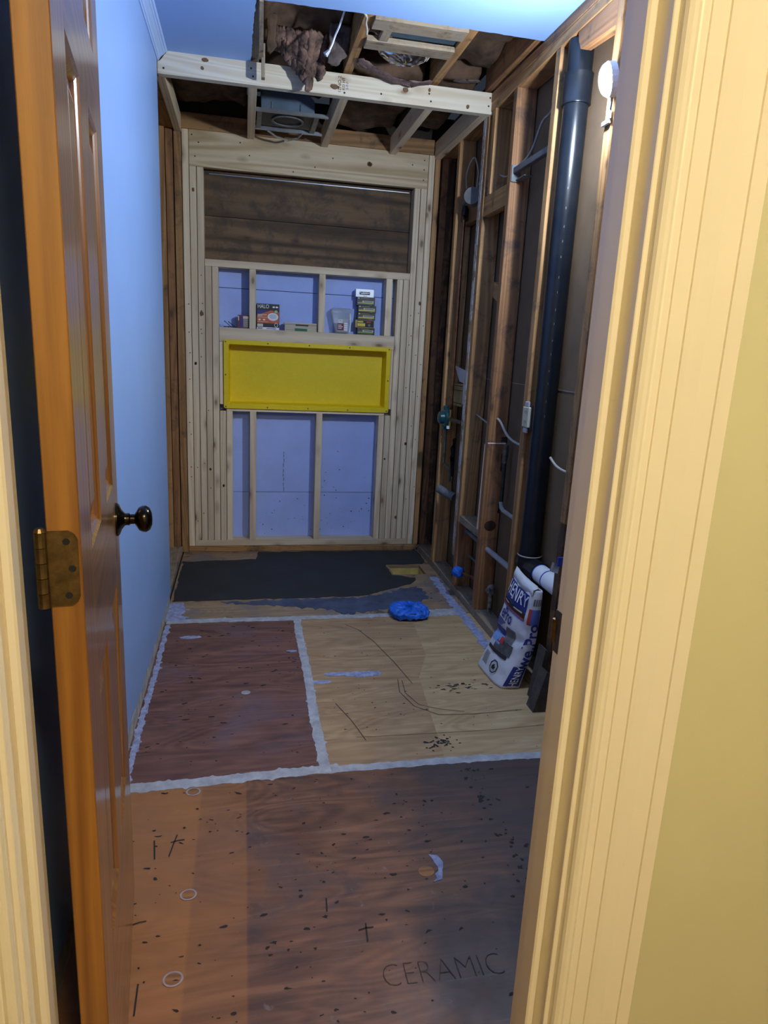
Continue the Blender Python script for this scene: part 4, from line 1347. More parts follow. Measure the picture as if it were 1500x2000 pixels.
# stack of fastener cartons
z = ZS
spec = [('black', 0.998, 1.104, 0.040, 'black fastener carton with green stripe at the bottom of the stack'),
        ('tan', 0.984, 1.098, 0.045, 'tan and black fastener carton with a red mark, second from bottom'),
        ('black', 0.997, 1.104, 0.042, 'black fastener carton with yellow stripe, third from the bottom'),
        ('black', 0.999, 1.108, 0.042, 'black fastener carton pushed furthest right in the stack'),
        ('black', 0.990, 1.098, 0.047, 'black fastener carton with pale stripe just below the silver one'),
        ('silver', 0.981, 1.090, 0.046, 'silver-white fastener carton on top of the stack')]
for i, (kind, x0, x1, h, lb) in enumerate(spec):
    mat = {'black': CARDBLACK, 'tan': plain('tan_carton', (0.46, 0.33, 0.13), 0.6, var=0.1), 'silver': plain('silver_carton', (0.62, 0.66, 0.74), 0.35, var=0.1, metal=0.2)}[kind]
    z1 = z + h - 0.0004
    dy = (0.02, 0.016, 0.018, 0.02, 0.017, 0.016)[i]
    t = carton('fastener_carton', lb, 'box', x0, x1, dy, dy + 0.05, z, z1, mat, 'stacked fastener cartons')
    if kind == 'black':
        band = GREENINK if i == 0 else YELLOWINK
        if i == 0:
            band = plain('lime_ink', (0.20, 0.36, 0.03), 0.5)
        if i == 4:
            band = plain('pale_lime_ink', (0.42, 0.46, 0.12), 0.5)
        lab(t, x0 + 0.004, x1 - 0.008, z + 0.010, z + 0.017, dy, band)
        lab(t, x0 + 0.032, x1 - 0.008, z + 0.0172, z + 0.027, dy, CREAMINK)
        lab(t, x0 + 0.040, x1 - 0.014, z + 0.0195, z + 0.0235, dy, NAVY, 'printed_line', 0.0009)
        lab(t, x0 + 0.006, x0 + 0.030, z + 0.020, z + 0.024, dy, GREYINK, 'printed_line')
        v, f = disc((x0 + 0.010, dy - 0.0006, z1 - 0.006), (1, 0, 0), (0, 0, 1), 0.005, 0.004, 10)
        mesh_obj('printed_mark', v, f, REDINK if i == 0 else CREAMINK, t)
        lab(t, x0 + 0.022, x0 + 0.072, z1 - 0.008, z1 - 0.005, dy, plain('olive_ink', (0.22, 0.22, 0.05), 0.5), 'printed_line')
        lab(t, x1 - 0.040, x1 - 0.018, z + 0.003, z + 0.006, dy, GREYINK, 'printed_line')
    elif kind == 'tan':
        lab(t, x0 + 0.012, x1 - 0.002, z + 0.004, z1 - 0.002, dy, BLACKINK)
        lab(t, x0 + 0.014, x0 + 0.048, z1 - 0.014, z1 - 0.006, dy, YELLOWINK, 'printed_patch', 0.0009)
        lab(t, x0 + 0.014, x0 + 0.060, z + 0.008, z + 0.026, dy, YELLOWINK, 'printed_patch', 0.0009)
        lab(t, x0 + 0.068, x0 + 0.094, z1 - 0.015, z1 - 0.007, dy, REDINK, 'printed_patch', 0.0009)
        lab(t, x0 + 0.078, x0 + 0.092, z + 0.010, z + 0.022, dy, GREYINK, 'printed_patch', 0.0009)
    else:
        lab(t, x0 + 0.022, x0 + 0.085, z + 0.014, z + 0.030, dy, BLACKINK)
        vs = [(x0 + 0.024, dy - 0.0009, z + 0.031), (x0 + 0.034, dy - 0.0009, z + 0.022), (x0 + 0.042, dy - 0.0009, z + 0.027), (x0 + 0.082, dy - 0.0009, z + 0.025), (x0 + 0.082, dy - 0.0009, z + 0.020), (x0 + 0.03, dy - 0.0009, z + 0.018)]
        mesh_obj('printed_mark', vs, [tuple(range(6))], WHITEINK, t)
        lab(t, x0 + 0.045, x0 + 0.068, z + 0.005, z + 0.008, dy, GREYINK, 'printed_line')
    z += h

# booklet and loose long screws at the left end
t = carton('bit_carton', 'small red and purple carton beside loose black screws', 'box', 0.2955, 0.3590, 0.018, 0.060, ZS, 1.426, plain('dark_red_carton', (0.20, 0.03, 0.025), 0.5))
lab(t, 0.3065, 0.3250, ZS + 0.004, 1.420, 0.018, plain('violet_ink', (0.05, 0.03, 0.20), 0.5))
lab(t, 0.3255, 0.3575, 1.405, 1.420, 0.018, CREAMINK)
lab(t, 0.3255, 0.3580, ZS + 0.004, 1.402, 0.018, GREYINK)
for k in range(4):
    lab(t, 0.328, 0.355, ZS + 0.012 + k * 0.011, ZS + 0.015 + k * 0.011, 0.018, CREAMINK, 'printed_line', 0.0009)
lab(t, 0.297, 0.303, 1.395, 1.420, 0.018, CREAMINK)
rs = random.Random(3)
spots = [(0.235, 0.03, 0.0, 0.05, 0.0), (0.245, 0.045, 0.25, 0.05, 0.0), (0.262, 0.03, -0.2, 0.05, 0.0), (0.262, 0.028, 0.55, 0.055, 0.55), (0.240, 0.034, -0.6, 0.055, 0.60), (0.258, 0.05, 0.1, 0.045, 0.0)]
for i, (x, y, a, L, tilt) in enumerate(spots):
    d = Vector((math.cos(a) * math.cos(tilt), math.sin(a) * 0.3, -math.sin(tilt) if tilt else 0)).normalized()
    p0 = Vector((x - 0.02, y, ZS + 0.0045 + (L * math.sin(tilt) if tilt else 0)))
    p1 = p0 + d * L
    lb = ('loose black screw lying flat in the pile beside the red carton' if not tilt else 'loose black screw tilted upright in the pile beside the red carton')
    tag(MB().tube([p0, p0 + d * 0.002, p0 + d * 0.004, p1 - d * 0.006, p1], [0.0042, 0.0042, 0.0018, 0.0018, 0.0004], 8).build('loose_screw', BLACKINK), lb, 'screw', 'loose black screws on the shelf')
# ---------------------------------------------------------------- plumbing and wiring on the right
t = thing('vent_stack', 'thick glossy black drain pipe standing in the right wall', 'pipe', (1.492, -1.632, 0.30))
PX, PY = 1.496, -1.632
smooth_by_angle(MB().tube([(PX, PY, 0.46), (PX, PY, 2.66)], 0.0445, 32).build('pipe', ABS, t))
smooth_by_angle(MB().lathe([(0.0446, 0), (0.0515, 0.001), (0.0525, 0.004), (0.0515, 0.007), (0.0515, 0.095), (0.0525, 0.098), (0.0525, 0.101), (0.0446, 0.103)], (PX, PY, 2.155), (0, 0, 1), 32, False).build('coupling', ABS, t))
smooth_by_angle(MB().lathe([(0.0446, 0.0), (0.0490, 0.0), (0.0490, -0.06), (0.0475, -0.075), (0.0475, -0.20), (0.046, -0.21), (0.046, -0.43)], (PX, PY, 0.475), (0, 0, 1), 32, True).build('tee_fitting', ABS, t))
smooth_by_angle(MB().tube([(PX - 0.004, PY, 0.43), (PX - 0.004, PY + 0.075, 0.43)], 0.033, 24).build('cleanout', plain('worn_abs', (0.05, 0.055, 0.06), 0.5, var=0.6, vscale=30), t))
MB().lathe([(0.0492, 0), (0.0505, 0.0012), (0.0505, 0.0045), (0.0492, 0.0055)], (PX, PY, 0.470), (0, 0, 1), 32, False).build('sealant_ring', CABLE, t)
hb = MB().tube([(1.498, -1.66, 0.425), (1.499, -1.745, 0.427)], [0.043, 0.0435], 28)
smooth_by_angle(hb.build('side_hub', ABS, t))
for k in range(16):
    z = 1.05 + k * 0.058 + random.uniform(-0.01, 0.01)
    a = math.radians(-112)
    p = Vector((PX + 0.0449 * math.cos(a), PY + 0.0449 * math.sin(a), z))
    mesh_obj('print_dash', [p, p + Vector((0.0012, -0.0004, 0)), p + Vector((0.0012, -0.0004, 0.008)), p + Vector((0, 0, 0.008))], [(0, 1, 2, 3)], CABLEDARK, t)

t = thing('drain_branch', 'white plastic drain pipe with a blue ring running along the right wall', 'pipe', (1.44, -1.95, 0.43))
A_, B_ = Vector((1.499, -1.746, 0.427)), Vector((1.501, -2.20, 0.430))
dv = (B_ - A_).normalized()
smooth_by_angle(MB().tube([A_, B_], 0.0380, 28).build('pipe', PVC, t))
smooth_by_angle(MB().tube([A_ + dv * 0.075, A_ + dv * 0.082], 0.0387, 28).build('blue_ring', BLUEINK, t))
smooth_by_angle(MB().tube([A_ - dv * 0.001, A_ + dv * 0.004], 0.0389, 28).build('blue_primer', plain('blue_primer', (0.05, 0.12, 0.45), 0.4), t))
t = thing('metal_clip', 'shiny metal clip with blue tag on the scorched stud', 'clip', (1.43, -2.03, 0.53))
MB().prism([(1.408, 0.530), (1.432, 0.524), (1.436, 0.556), (1.415, 0.562)], -2.022, -2.004, 'XZ').build('clip_body', GALVLIT, t)
MB().prism([(1.424, 0.553), (1.455, 0.553), (1.455, 0.586), (1.424, 0.586)], -2.03, -2.022, 'XZ').build('blue_tag', BLUEINK, t)

# shower valve with its pipes
t = thing('shower_valve', 'teal plastic shower valve with brass ends in the right wall', 'valve', (1.455, -0.47, 0.86))
VC = Vector((1.452, -0.425, 0.912))
ax = Vector((-1, 0.05, 0))
smooth_by_angle(MB().lathe([(0.012, -0.02), (0.052, -0.018), (0.055, -0.012), (0.055, 0.004), (0.050, 0.008), (0.036, 0.010), (0.034, 0.034), (0.026, 0.040), (0.006, 0.042)], VC, ax, 28).build('guard', TEAL, t))
for s in (-1, 1):
    MB().box(VC.x - 0.014, VC.x + 0.012, VC.y - 0.010, VC.y + 0.010, VC.z + s * 0.056 - 0.012, VC.z + s * 0.056 + 0.012, 0.004).build('guard_ear', TEAL, t)
smooth_by_angle(MB().tube([VC + Vector((0.013, -0.02, 0)), VC + Vector((0.013, -0.075, 0))], 0.014, 14).build('brass_body', BRASS, t))
smooth_by_angle(MB().tube([VC + Vector((0.013, -0.060, -0.05)), VC + Vector((0.013, -0.060, 0.05))], 0.010, 12).build('brass_tee', BRASS, t))
MB().tube([VC + Vector((0.004, -0.060, -0.056)), VC + Vector((0.004, -0.060, -0.040))], 0.012, 6).build('stop_screw', WHITEINK, t)
vp = VC + Vector((0.013, -0.060, 0))
cable('copper_riser', [(vp.x, vp.y, vp.z + 0.052), (1.466, -0.478, 1.3), (1.467, -0.470, 1.7), (1.468, -0.465, 1.975)], 0.0085, COPPER,
      'tall copper riser above the teal valve', cat='pipe', n=10)
cable('copper_supply_pipe', [(vp.x, vp.y - 0.018, vp.z - 0.005), (1.485, -0.62, 0.905), (1.495, -0.640, 0.88), (1.496, -0.642, 0.60), (1.496, -0.645, 0.10), (1.496, -0.645, 0.04)], 0.0105, OLDCOPPER,
      'dull copper pipe dropping to the floor beside the paint-splashed stud', cat='pipe', n=10)
cable('tub_spout_pipe', [(1.462, -0.42, 0.852), (1.462, -0.42, 0.66), (1.464, -0.43, 0.648), (1.472, -0.50, 0.635), (1.474, -0.512, 0.61), (1.475, -0.514, 0.56)], 0.008, OLDCOPPER,
      'thin stained pipe kinking below the teal valve', cat='pipe', n=10)
t = thing('shower_arm_fitting', 'grey shower arm fitting at the top of the copper riser', 'fitting', (1.48, -0.48, 1.98))
smooth_by_angle(MB().tube([(1.468, -0.465, 1.978), (1.468, -0.465, 2.025)], 0.013, 12).build('elbow', DARKMETAL, t))
smooth_by_angle(MB().tube([(1.472, -0.420, 2.045), (1.478, -0.60, 2.062)], 0.012, 12).build('bar', GREYPLASTIC, t))
smooth_by_angle(MB().tube([(1.490, -0.55, 2.045), (1.460, -0.60, 2.050)], 0.042, 20).build('grey_drum', GREYPLASTIC, t))
MB().box(1.470, 1.492, -0.46, -0.40, 1.955, 2.02, 0.004).build('bracket', DARKMETAL, t)
smooth = smooth_by_angle(MB().tube([(1.425, -0.485, 0.512), (1.490, -0.582, 0.482)], 0.024, 18).build('drain_stub', GREYPIPE))
tag(smooth, 'short grey dusty pipe stub poking out below the valve', 'pipe')
# papers tucked in the cavity
MB_ = MB().prism([(-0.620, 1.00), (-0.575, 1.005), (-0.575, 1.115), (-0.50, 1.120), (-0.395, 1.205), (-0.620, 1.180)], 1.4965, 1.4985, 'YZ').build('instruction_sheet', PAPER)
tag(MB_, 'white paper sheet tucked behind the copper riser', 'paper')
tk = tag(MB().prism([(-0.570, 0.985), (-0.400, 0.985), (-0.400, 1.105), (-0.570, 1.110)], 1.4965, 1.4985, 'YZ').build('warning_sticker', TAN_BAG), 'yellowed sticker with lines behind the copper riser', 'sticker')
for z in (1.00, 1.070, 1.095):
    MB().prism([(-0.565, z), (-0.405, z - 0.003), (-0.405, z + 0.001), (-0.565, z + 0.004)], 1.4952, 1.4963, 'YZ').build('printed_line', BLACKINK, tk)
# stub wrapped with blue tape
t = thing('taped_supply_stub', 'copper stub capped with blue masking tape low on right wall', 'pipe', (1.44, -0.90, 0.12))
bm_ = MB().lathe([(0.006, -0.03), (0.024, -0.026), (0.030, -0.01), (0.029, 0.012), (0.018, 0.026), (0.006, 0.03)], (1.438, -0.90, 0.150), (-0.55, 0.8, -0.1), 12)
for v_ in bm_.v:
    v_ += Vector((noise.noise(v_ * 50), noise.noise(v_ * 50 + Vector((9, 0, 0))), noise.noise(v_ * 50 + Vector((0, 9, 0))))) * 0.007
bm_.build('tape_wrap', BLUETAPE, t)
smooth_by_angle(MB().tube([(1.452, -0.925, 0.152), (1.505, -1.10, 0.165)], 0.008, 10).build('stub', COPPER, t))
# galvanised conduits crossing the bays
tag(smooth_by_angle(MB().tube([(1.497, -0.815 - 0.002, 0.352), (1.497, -1.117, 0.352)], 0.013, 14).build('grey_conduit', GREYPIPE)), 'dull grey conduit under the low block between two studs', 'conduit', 'conduits across the stud bays')
tag(smooth_by_angle(MB().tube([(1.492, -1.157, 0.352), (1.492, -1.524, 0.352)], 0.013, 14).build('grey_conduit', plain('light_conduit', (0.42, 0.43, 0.45), 0.5, var=0.2))), 'bright grey conduit crossing the bay beside the reddish stud', 'conduit', 'conduits across the stud bays')
tag(smooth_by_angle(MB().tube([(1.520, -0.817, 0.215), (1.520, -1.117, 0.215)], 0.006, 10).build('thin_rod', GREYPIPE)), 'thin dark pipe behind the blue taped stub', 'pipe')
t = thing('green_riser', 'old green copper riser with elbow beside the reddish stud', 'pipe', (1.505, -1.27, 0.58))
smooth_by_angle(MB().tube([(1.508, -1.235, 0.60), (1.508, -1.235, 0.80)], 0.0095, 12).build('pipe', plain('green_copper', (0.045, 0.06, 0.045), 0.55, metal=0.5, var=0.5), t))
smooth_by_angle(MB().tube([(1.508, -1.235, 0.79), (1.508, -1.235, 0.875)], 0.0125, 12).build('air_chamber', plain('tarnished_copper', (0.20, 0.18, 0.15), 0.5, metal=0.6, var=0.6, vscale=40), t))
smooth_by_angle(MB().tube([(1.508, -1.235, 0.605), (1.505, -1.25, 0.585), (1.500, -1.29, 0.578), (1.500, -1.40, 0.576), (1.505, -1.522, 0.575)], 0.010, 12).build('elbow_run', plain('pale_pipe', (0.42, 0.40, 0.36), 0.6, var=0.4), t))
t = thing('corroded_stop_valve', 'corroded white-crusted stop valve low beside the reddish stud', 'valve', (1.50, -1.22, 0.038))
CR = plain('white_corrosion', (0.34, 0.32, 0.29), 0.9, col2=(0.05, 0.04, 0.035), vscale=45, bump=1, bscale=90)
smooth_by_angle(MB().tube([(1.505, -1.215, 0.0385), (1.505, -1.215, 0.11), (1.505, -1.215, 0.15)], [0.011, 0.010, 0.011], 12).build('riser', CR, t))
smooth_by_angle(MB().lathe([(0.010, -0.02), (0.019, -0.016), (0.021, 0.0), (0.019, 0.016), (0.010, 0.03)], (1.505, -1.215, 0.160), (0, 0, 1), 12).build('body', CR, t))
smooth_by_angle(MB().tube([(1.505, -1.215, 0.163), (1.480, -1.235, 0.168)], [0.009, 0.012], 10).build('handle', CR, t))
# cables in the stud bays
GC = 'white cables in the stud bays'
cable('wall_cable', [(1.49, -0.405, 2.12), (1.485, -0.40, 2.185), (1.485, -0.45, 2.235), (1.487, -0.52, 2.245), (1.49, -0.58, 2.17), (1.492, -0.57, 2.10), (1.495, -0.60, 2.07)], 0.0045, CABLE, 'looped white cable above the grey shower fitting', GC)
cable('wall_cable', [(1.495, -0.57, 2.09), (1.495, -0.62, 2.125), (1.495, -0.735, 2.12)], 0.004, CABLEDARK, 'thin cable running into the paint-splashed stud high up', GC)
cable('wall_cable', [(1.495, -0.895, 2.085), (1.495, -0.98, 2.06), (1.495, -1.06, 2.065), (1.495, -1.117, 2.085)], 0.004, CABLE, 'thin cable above the block in the dark bay', GC)
cable('wall_cable', [(1.485, -1.158, 2.068), (1.485, -1.22, 2.075), (1.487, -1.28, 2.10), (1.49, -1.35, 2.18), (1.495, -1.42, 2.20), (1.495, -1.47, 2.26), (1.497, -1.524, 2.27)], 0.005, CABLEDARK, 'grey cable rising over the metal bar bracket', GC)
cable('wall_cable', [(1.50, -0.816, 0.972), (1.50, -0.93, 0.955), (1.50, -1.02, 0.945), (1.50, -1.117, 0.955)], 0.0042, CABLE, 'cable crossing the dark bay at outlet height', GC)
cable('wall_cable', [(1.485, -1.1575, 0.985), (1.485, -1.20, 0.975), (1.485, -1.30, 0.925), (1.49, -1.40, 0.905), (1.495, -1.524, 0.905)], 0.0058, CABLE, 'thick white cable sagging out of the reddish stud near the outlet', GC)
cable('wall_cable', [(1.50, -1.72, 0.895), (1.50, -1.78, 0.872), (1.50, -1.86, 0.865), (1.50, -1.962, 0.87)], 0.005, CABLE, 'white cable end behind the black pipe', GC)
t = thing('bar_bracket', 'grey metal bar on a galvanized bracket between upper studs', 'bracket', (1.47, -1.3, 2.02))
MB().box(-0.012, 0.012, 0, 0.36, -0.012, 0.012, 0.002, Matrix.Translation((1.468, -1.1650, 2.042)) @ Matrix.Rotation(PI, 4, 'Z')).build('bar', plain('grey_bar', (0.14, 0.14, 0.15), 0.5, var=0.3), t)
MB().box(1.450, 1.485, -1.1645, -1.1575, 1.998, 2.065, 0.001).build('bracket_plate', GREYPIPE, t)
MB().box(1.470, 1.510, -1.26, -1.158, 2.004, 2.008, 0.001).build('bracket_arm', GREYPIPE, t)
# outlet
t = thing('duplex_outlet', 'cream duplex outlet on a paint-smeared box by the black pipe', 'outlet', (1.45, -1.57, 0.985))
MB().box(1.4503, 1.4580, -1.614, -1.5640, 0.985, 1.085, 0.002).build('box', CARDBLACK, t)
fc = MB().box(1.4385, 1.4500, -1.612, -1.553, 0.996, 1.078, 0.003).build('receptacle', plain('cream_plastic', (0.62, 0.56, 0.42), 0.4, var=0.1), t)
for zc in (1.018, 1.056):
    for dy in (-0.008, 0.006):
        MB().box(1.4378, 1.4390, -1.583 + dy, -1.581 + dy, zc - 0.005, zc + 0.006).build('slot', BLACKINK, fc)
for zc in (0.984, 1.089):
    MB().box(1.4400, 1.4485, -1.600, -1.566, zc - 0.010, zc + 0.010, 0.002).build('mounting_ear', plain('painted_steel', (0.58, 0.58, 0.60), 0.5, var=0.4, vscale=60), t)

# ---------------------------------------------------------------- work light on the near stud
t = thing('work_light', 'glaring white LED work light hung on the near right stud', 'lamp', (1.42, -2.04, 2.05))
LC = Vector((1.405, -2.035, 2.098))
vs, fs = [], []
LA, LN = 8, 20
la = Vector((-0.93, 0.12, -0.16)).normalized()
lu = Vector((0, 0, 1)) - la * la.z
lu.normalize()
lw = la.cross(lu)
for i in range(LA + 1):
    th = PI / 2 * i / LA
    for a in range(LN):
        q = 2 * PI * a / LN
        vs.append(LC + lu * (0.046 * math.cos(th) * math.cos(q)) + lw * (0.030 * math.cos(th) * math.sin(q)) + la * (0.026 * math.sin(th)))
for i in range(LA):
    for a in range(LN):
        fs.append((i * LN + a, i * LN + (a + 1) % LN, (i + 1) * LN + (a + 1) % LN, (i + 1) * LN + a))
mesh_obj('lens', vs, fs, plain('work_light_lens', (0.9, 0.95, 1.0), 0.4, emit=WORK_COL, strength=WORK_LIGHT), t, None, True)
vs2 = []
for d_ in (0.0, 0.022):
    for a in range(LN):
        q = 2 * PI * a / LN
        vs2.append(LC - la * (0.0005 + d_) + lu * (0.049 * math.cos(q)) + lw * (0.033 * math.sin(q)))
mesh_obj('housing', vs2, [(a, (a + 1) % LN, LN + (a + 1) % LN, LN + a) for a in range(LN)] + [tuple(range(LN)), tuple(reversed(range(LN, 2 * LN)))], PVC, t)
MB().tube([LC - la * 0.02 + Vector((0, 0, -0.045)), (1.440, -2.004, 2.03), (1.443, -2.006, 2.005)], 0.004, 8).build('hook_strap', GREYINK, t)
MB().box(1.4385, 1.4480, -2.004, -1.958, 1.992, 2.006, 0.002).build('strap_clip', PVC, t)

# hall ceiling lamp behind the photographer
t = thing('hall_ceiling_lamp', 'round white glass ceiling lamp in the hall', 'lamp', (0.70, -4.85, 2.40))
smooth_by_angle(MB().lathe([(0.16, 0.0), (0.16, 0.02), (0.15, 0.03)], (0.70, -4.85, 2.47), (0, 0, 1), 28).build('rim', BRASS, t))
mesh_v = MB().lathe([(0.15, 0.0), (0.148, -0.02), (0.13, -0.045), (0.09, -0.062), (0.04, -0.070), (0.005, -0.072)], (0.70, -4.85, 2.4695), (0, 0, 1), 28)
mesh_v.build('glass_dome', plain('lamp_glass', (0.9, 0.85, 0.75), 0.4, emit=HALL_COL, strength=HALL_LIGHT), t, None, True)

# ---------------------------------------------------------------- bag of floor leveller
BH = 0.405
KEY = [(0.0, 1.296, 1.312, 1.400), (0.06, 1.318, 1.342, 1.415), (0.14, 1.354, 1.380, 1.438), (0.20, 1.370, 1.390, 1.448), (0.30, 1.394, 1.402, 1.454), (0.36, 1.410, 1.408, 1.455), (0.405, 1.426, 1.416, 1.453)]
YL0, YC0 = -1.660, -1.875


def keyat(z):
    for a, b in zip(KEY, KEY[1:]):
        if z <= b[0]:
            q = (z - a[0]) / (b[0] - a[0])
            q = max(0, q)
            return [a[i] + (b[i] - a[i]) * q for i in (1, 2, 3)]
    return list(KEY[-1][1:])


def bag(s, t_, z):
    """s: 0..1 along the front (far to near), t_: 0 front .. 1 back"""
    L_, C_, R_ = keyat(z)
    R_ = max(R_, max(L_, C_) + 0.024)
    fill = math.sin(PI * min(1, max(0, (z + 0.03) / (BH + 0.06)))) ** 0.5
    near = Vector((C_ + (R_ - C_) * t_, YC0 - 0.010 * t_, z))
    bl = max(L_ + 0.012, min(1.440, L_ + 0.09))
    far = Vector((L_ + (bl - L_) * t_, YL0, z))
    p = far.lerp(near, s)
    p.x -= 0.016 * fill * math.sin(PI * s) * (1 - t_)
    p.y -= 0.010 * fill * math.sin(PI * t_) * s
    k = noise.noise(p * 20) * 0.005 + noise.noise(p * 55 + Vector((3, 1, 0))) * 0.0008
    wr_ = -0.008 * math.exp(-((z - 0.165 - 0.03 * s) / 0.016) ** 2)       # deep crease where the bag folds
    p.x -= (k + wr_) * (1 - t_)
    p.y -= (k * 0.8) * (s - 0.5) * 2
    return p


def edge_t(s):
    e = 9.0
    return 0.5 - 0.5 * (1 - min(1, abs(2 * s - 1)) ** e) ** (1 / e)


t = thing('leveler_bag', 'white and blue paper bag of floor leveler lettered HENRY slumped by the right wall', 'bag', (1.37, -1.77, 0.0))
SN, ZN = 60, 48
vs, fs = [], []
for j in range(ZN + 1):
    z = 0.002 + (BH - 0.002) * j / ZN
    for i in range(SN):
        a = 2 * PI * i / SN
        c, s_ = math.cos(a), math.sin(a)
        e = 2 / 9.0
        u = 0.5 - 0.5 * math.copysign(abs(c) ** e, c)
        v = 0.5 - 0.5 * math.copysign(abs(s_) ** e, s_)
        vs.append(bag(u, v, z))
for j in range(ZN):
    for i in range(SN):
        fs.append((j * SN + i, j * SN + (i + 1) % SN, (j + 1) * SN + (i + 1) % SN, (j + 1) * SN + i))
fs += [tuple(reversed(range(SN))), tuple(range(ZN * SN, (ZN + 1) * SN))]
sack = mesh_obj('sack', vs, fs, BAGPAPER, t, None, True)


def front(s, z, k=0.0012):
    p = bag(s, edge_t(s), z)
    d1 = bag(min(1, s + 0.02), edge_t(min(1, s + 0.02)), z) - bag(max(0, s - 0.02), edge_t(max(0, s - 0.02)), z)
    d2 = bag(s, edge_t(s), z + 0.004) - bag(s, edge_t(s), z - 0.004)
    nn = d1.cross(d2).normalized()
    if nn.x > 0:
        nn = -nn
    return p + nn * k


def side(tt, z, k=0.0012):
    p = bag(1 - edge_t(tt), tt, z)
    return p + Vector((-0.1, -1, 0)).normalized() * k


def mapped(fn, a0, a1, z0, z1, mat, name='printed_panel', na=14, nz=10, k=0.0012, skew=0.0):
    vs, fs = [], []
    for j in range(nz + 1):
        for i in range(na + 1):
            a = a0 + (a1 - a0) * i / na
            z = z0 + (z1 - z0) * j / nz
            vs.append(fn(a, z + skew * (a - a0), k))
    for j in range(nz):
        for i in range(na):
            q = j * (na + 1) + i
            fs.append((q, q + 1, q + na + 2, q + na + 1))
    return mesh_obj(name, vs, fs, mat, sack, None, True)


def maptext(fn, s, size, a0, z0, mat, bold, width, rot=False, sx=1.0, k=0.0022, skew=0.0):
    v, f = text_geo(s, size, bold)
    out = []
    for (x, y) in v:
        if rot:
            out.append(fn(a0 - y / width, z0 + x * sx, k))
        else:
            out.append(fn(a0 + x * sx / width, z0 + y + skew * (x / width), k))
    return mesh_obj('printed_text', out, f, mat, sack, None)


FWID, SWID = 0.215, 0.062
SK = -0.010
mapped(front, 0.03, 0.93, 0.315, 0.388, NAVY, skew=SK)
maptext(front, 'HENRY', 0.070, 0.50, 0.352, WHITEINK, 0.008, FWID, k=0.0045, skew=SK, sx=0.86)
mapped(front, 0.03, 0.93, 0.292, 0.314, plain('black_bag_print', (0.02, 0.018, 0.022), 0.5), skew=SK)
mapped(front, 0.03, 0.93, 0.287, 0.292, REDINK, skew=SK, nz=2)
mapped(front, 0.03, 0.93, 0.280, 0.2865, plain('mid_blue_print', (0.08, 0.14, 0.42), 0.5), skew=SK, nz=2)
mapped(front, 0.55, 0.84, 0.300, 0.306, CREAMINK, 'printed_line', 8, 2, 0.002, SK)
mapped(front, 0.10, 0.32, 0.300, 0.305, CREAMINK, 'printed_line', 8, 2, 0.002, SK)
v, f = text_geo('ePro', 0.060, 0.012)
maptext(front, 'ePro', 0.066, 0.38, 0.252, NAVY, 0.020, FWID, skew=SK, sx=0.84, k=0.004)
for k in range(4):
    mapped(front, 0.06, 0.42 - 0.05 * k, 0.222 - k * 0.007, 0.2265 - k * 0.007, NAVY, 'printed_line', 8, 2, 0.0015, SK)
mapped(front, 0.03, 0.50, 0.170, 0.196, NAVY, skew=0)
mapped(front, 0.50, 0.80, 0.160, 0.215, BAGGREY, skew=0)
mapped(front, 0.03, 0.48, 0.132, 0.169, BAGSKY, skew=0)
mapped(front, 0.30, 0.85, 0.110, 0.158, plain('bag_photo_grey', (0.11, 0.115, 0.12), 0.6, var=0.6, vscale=40), skew=0)
mapped(front, 0.10, 0.80, 0.096, 0.110, plain('black_bag_print', (0.02, 0.018, 0.022), 0.5), skew=0, nz=3)
mapped(front, 0.42, 0.54, 0.140, 0.165, REDINK, skew=0, nz=4, na=4, k=0.002)
for k in range(9):
    mapped(front, 0.14, 0.34, 0.080 - k * 0.0055, 0.0825 - k * 0.0055, GREYINK, 'printed_line', 5, 1, 0.0016)
# octagon hazard mark
oc, of = [], []
for q in (0.82, 1.0):
    for k in range(8):
        a = 2 * PI * (k + 0.5) / 8
        oc.append(front(0.60 + 0.027 * q * math.cos(a) / FWID, 0.052 + 0.027 * q * math.sin(a), 0.002))
mesh_obj('hazard_octagon', oc, [(k, (k + 1) % 8, 8 + (k + 1) % 8, 8 + k) for k in range(8)], BLACKINK, sack)
hp = [(-0.010, -0.010), (0.010, -0.010), (0.012, 0.004), (0.004, 0.002), (0.007, 0.013), (0.001, 0.008), (-0.004, 0.014), (-0.005, 0.004), (-0.012, 0.005)]
mesh_obj('hazard_symbol', [front(0.60 + a / FWID, 0.052 + b, 0.002) for a, b in hp], [tuple(range(9))], BLACKINK, sack)
# near side
for k in range(4):
    mapped(side, 0.22 + 0.17 * k, 0.34 + 0.17 * k, 0.345, 0.372, GREYINK, 'printed_line', 2, 4)
mapped(side, 0.08, 0.98, 0.265, 0.330, plain('mid_blue_print', (0.08, 0.14, 0.42), 0.5), na=6)
mapped(side, 0.06, 0.20, 0.265, 0.330, REDINK, na=3, k=0.0018)
maptext(side, 'welPro', 0.066, 0.50, 0.180, NAVY, 0.022, SWID, rot=True, sx=0.98, k=0.0035)
mapped(side, 0.10, 0.95, 0.012, 0.092, NAVY, na=6)
maptext(side, 'HENRY', 0.034, 0.50, 0.052, WHITEINK, 0.006, SWID, rot=True, sx=0.76, k=0.0035)
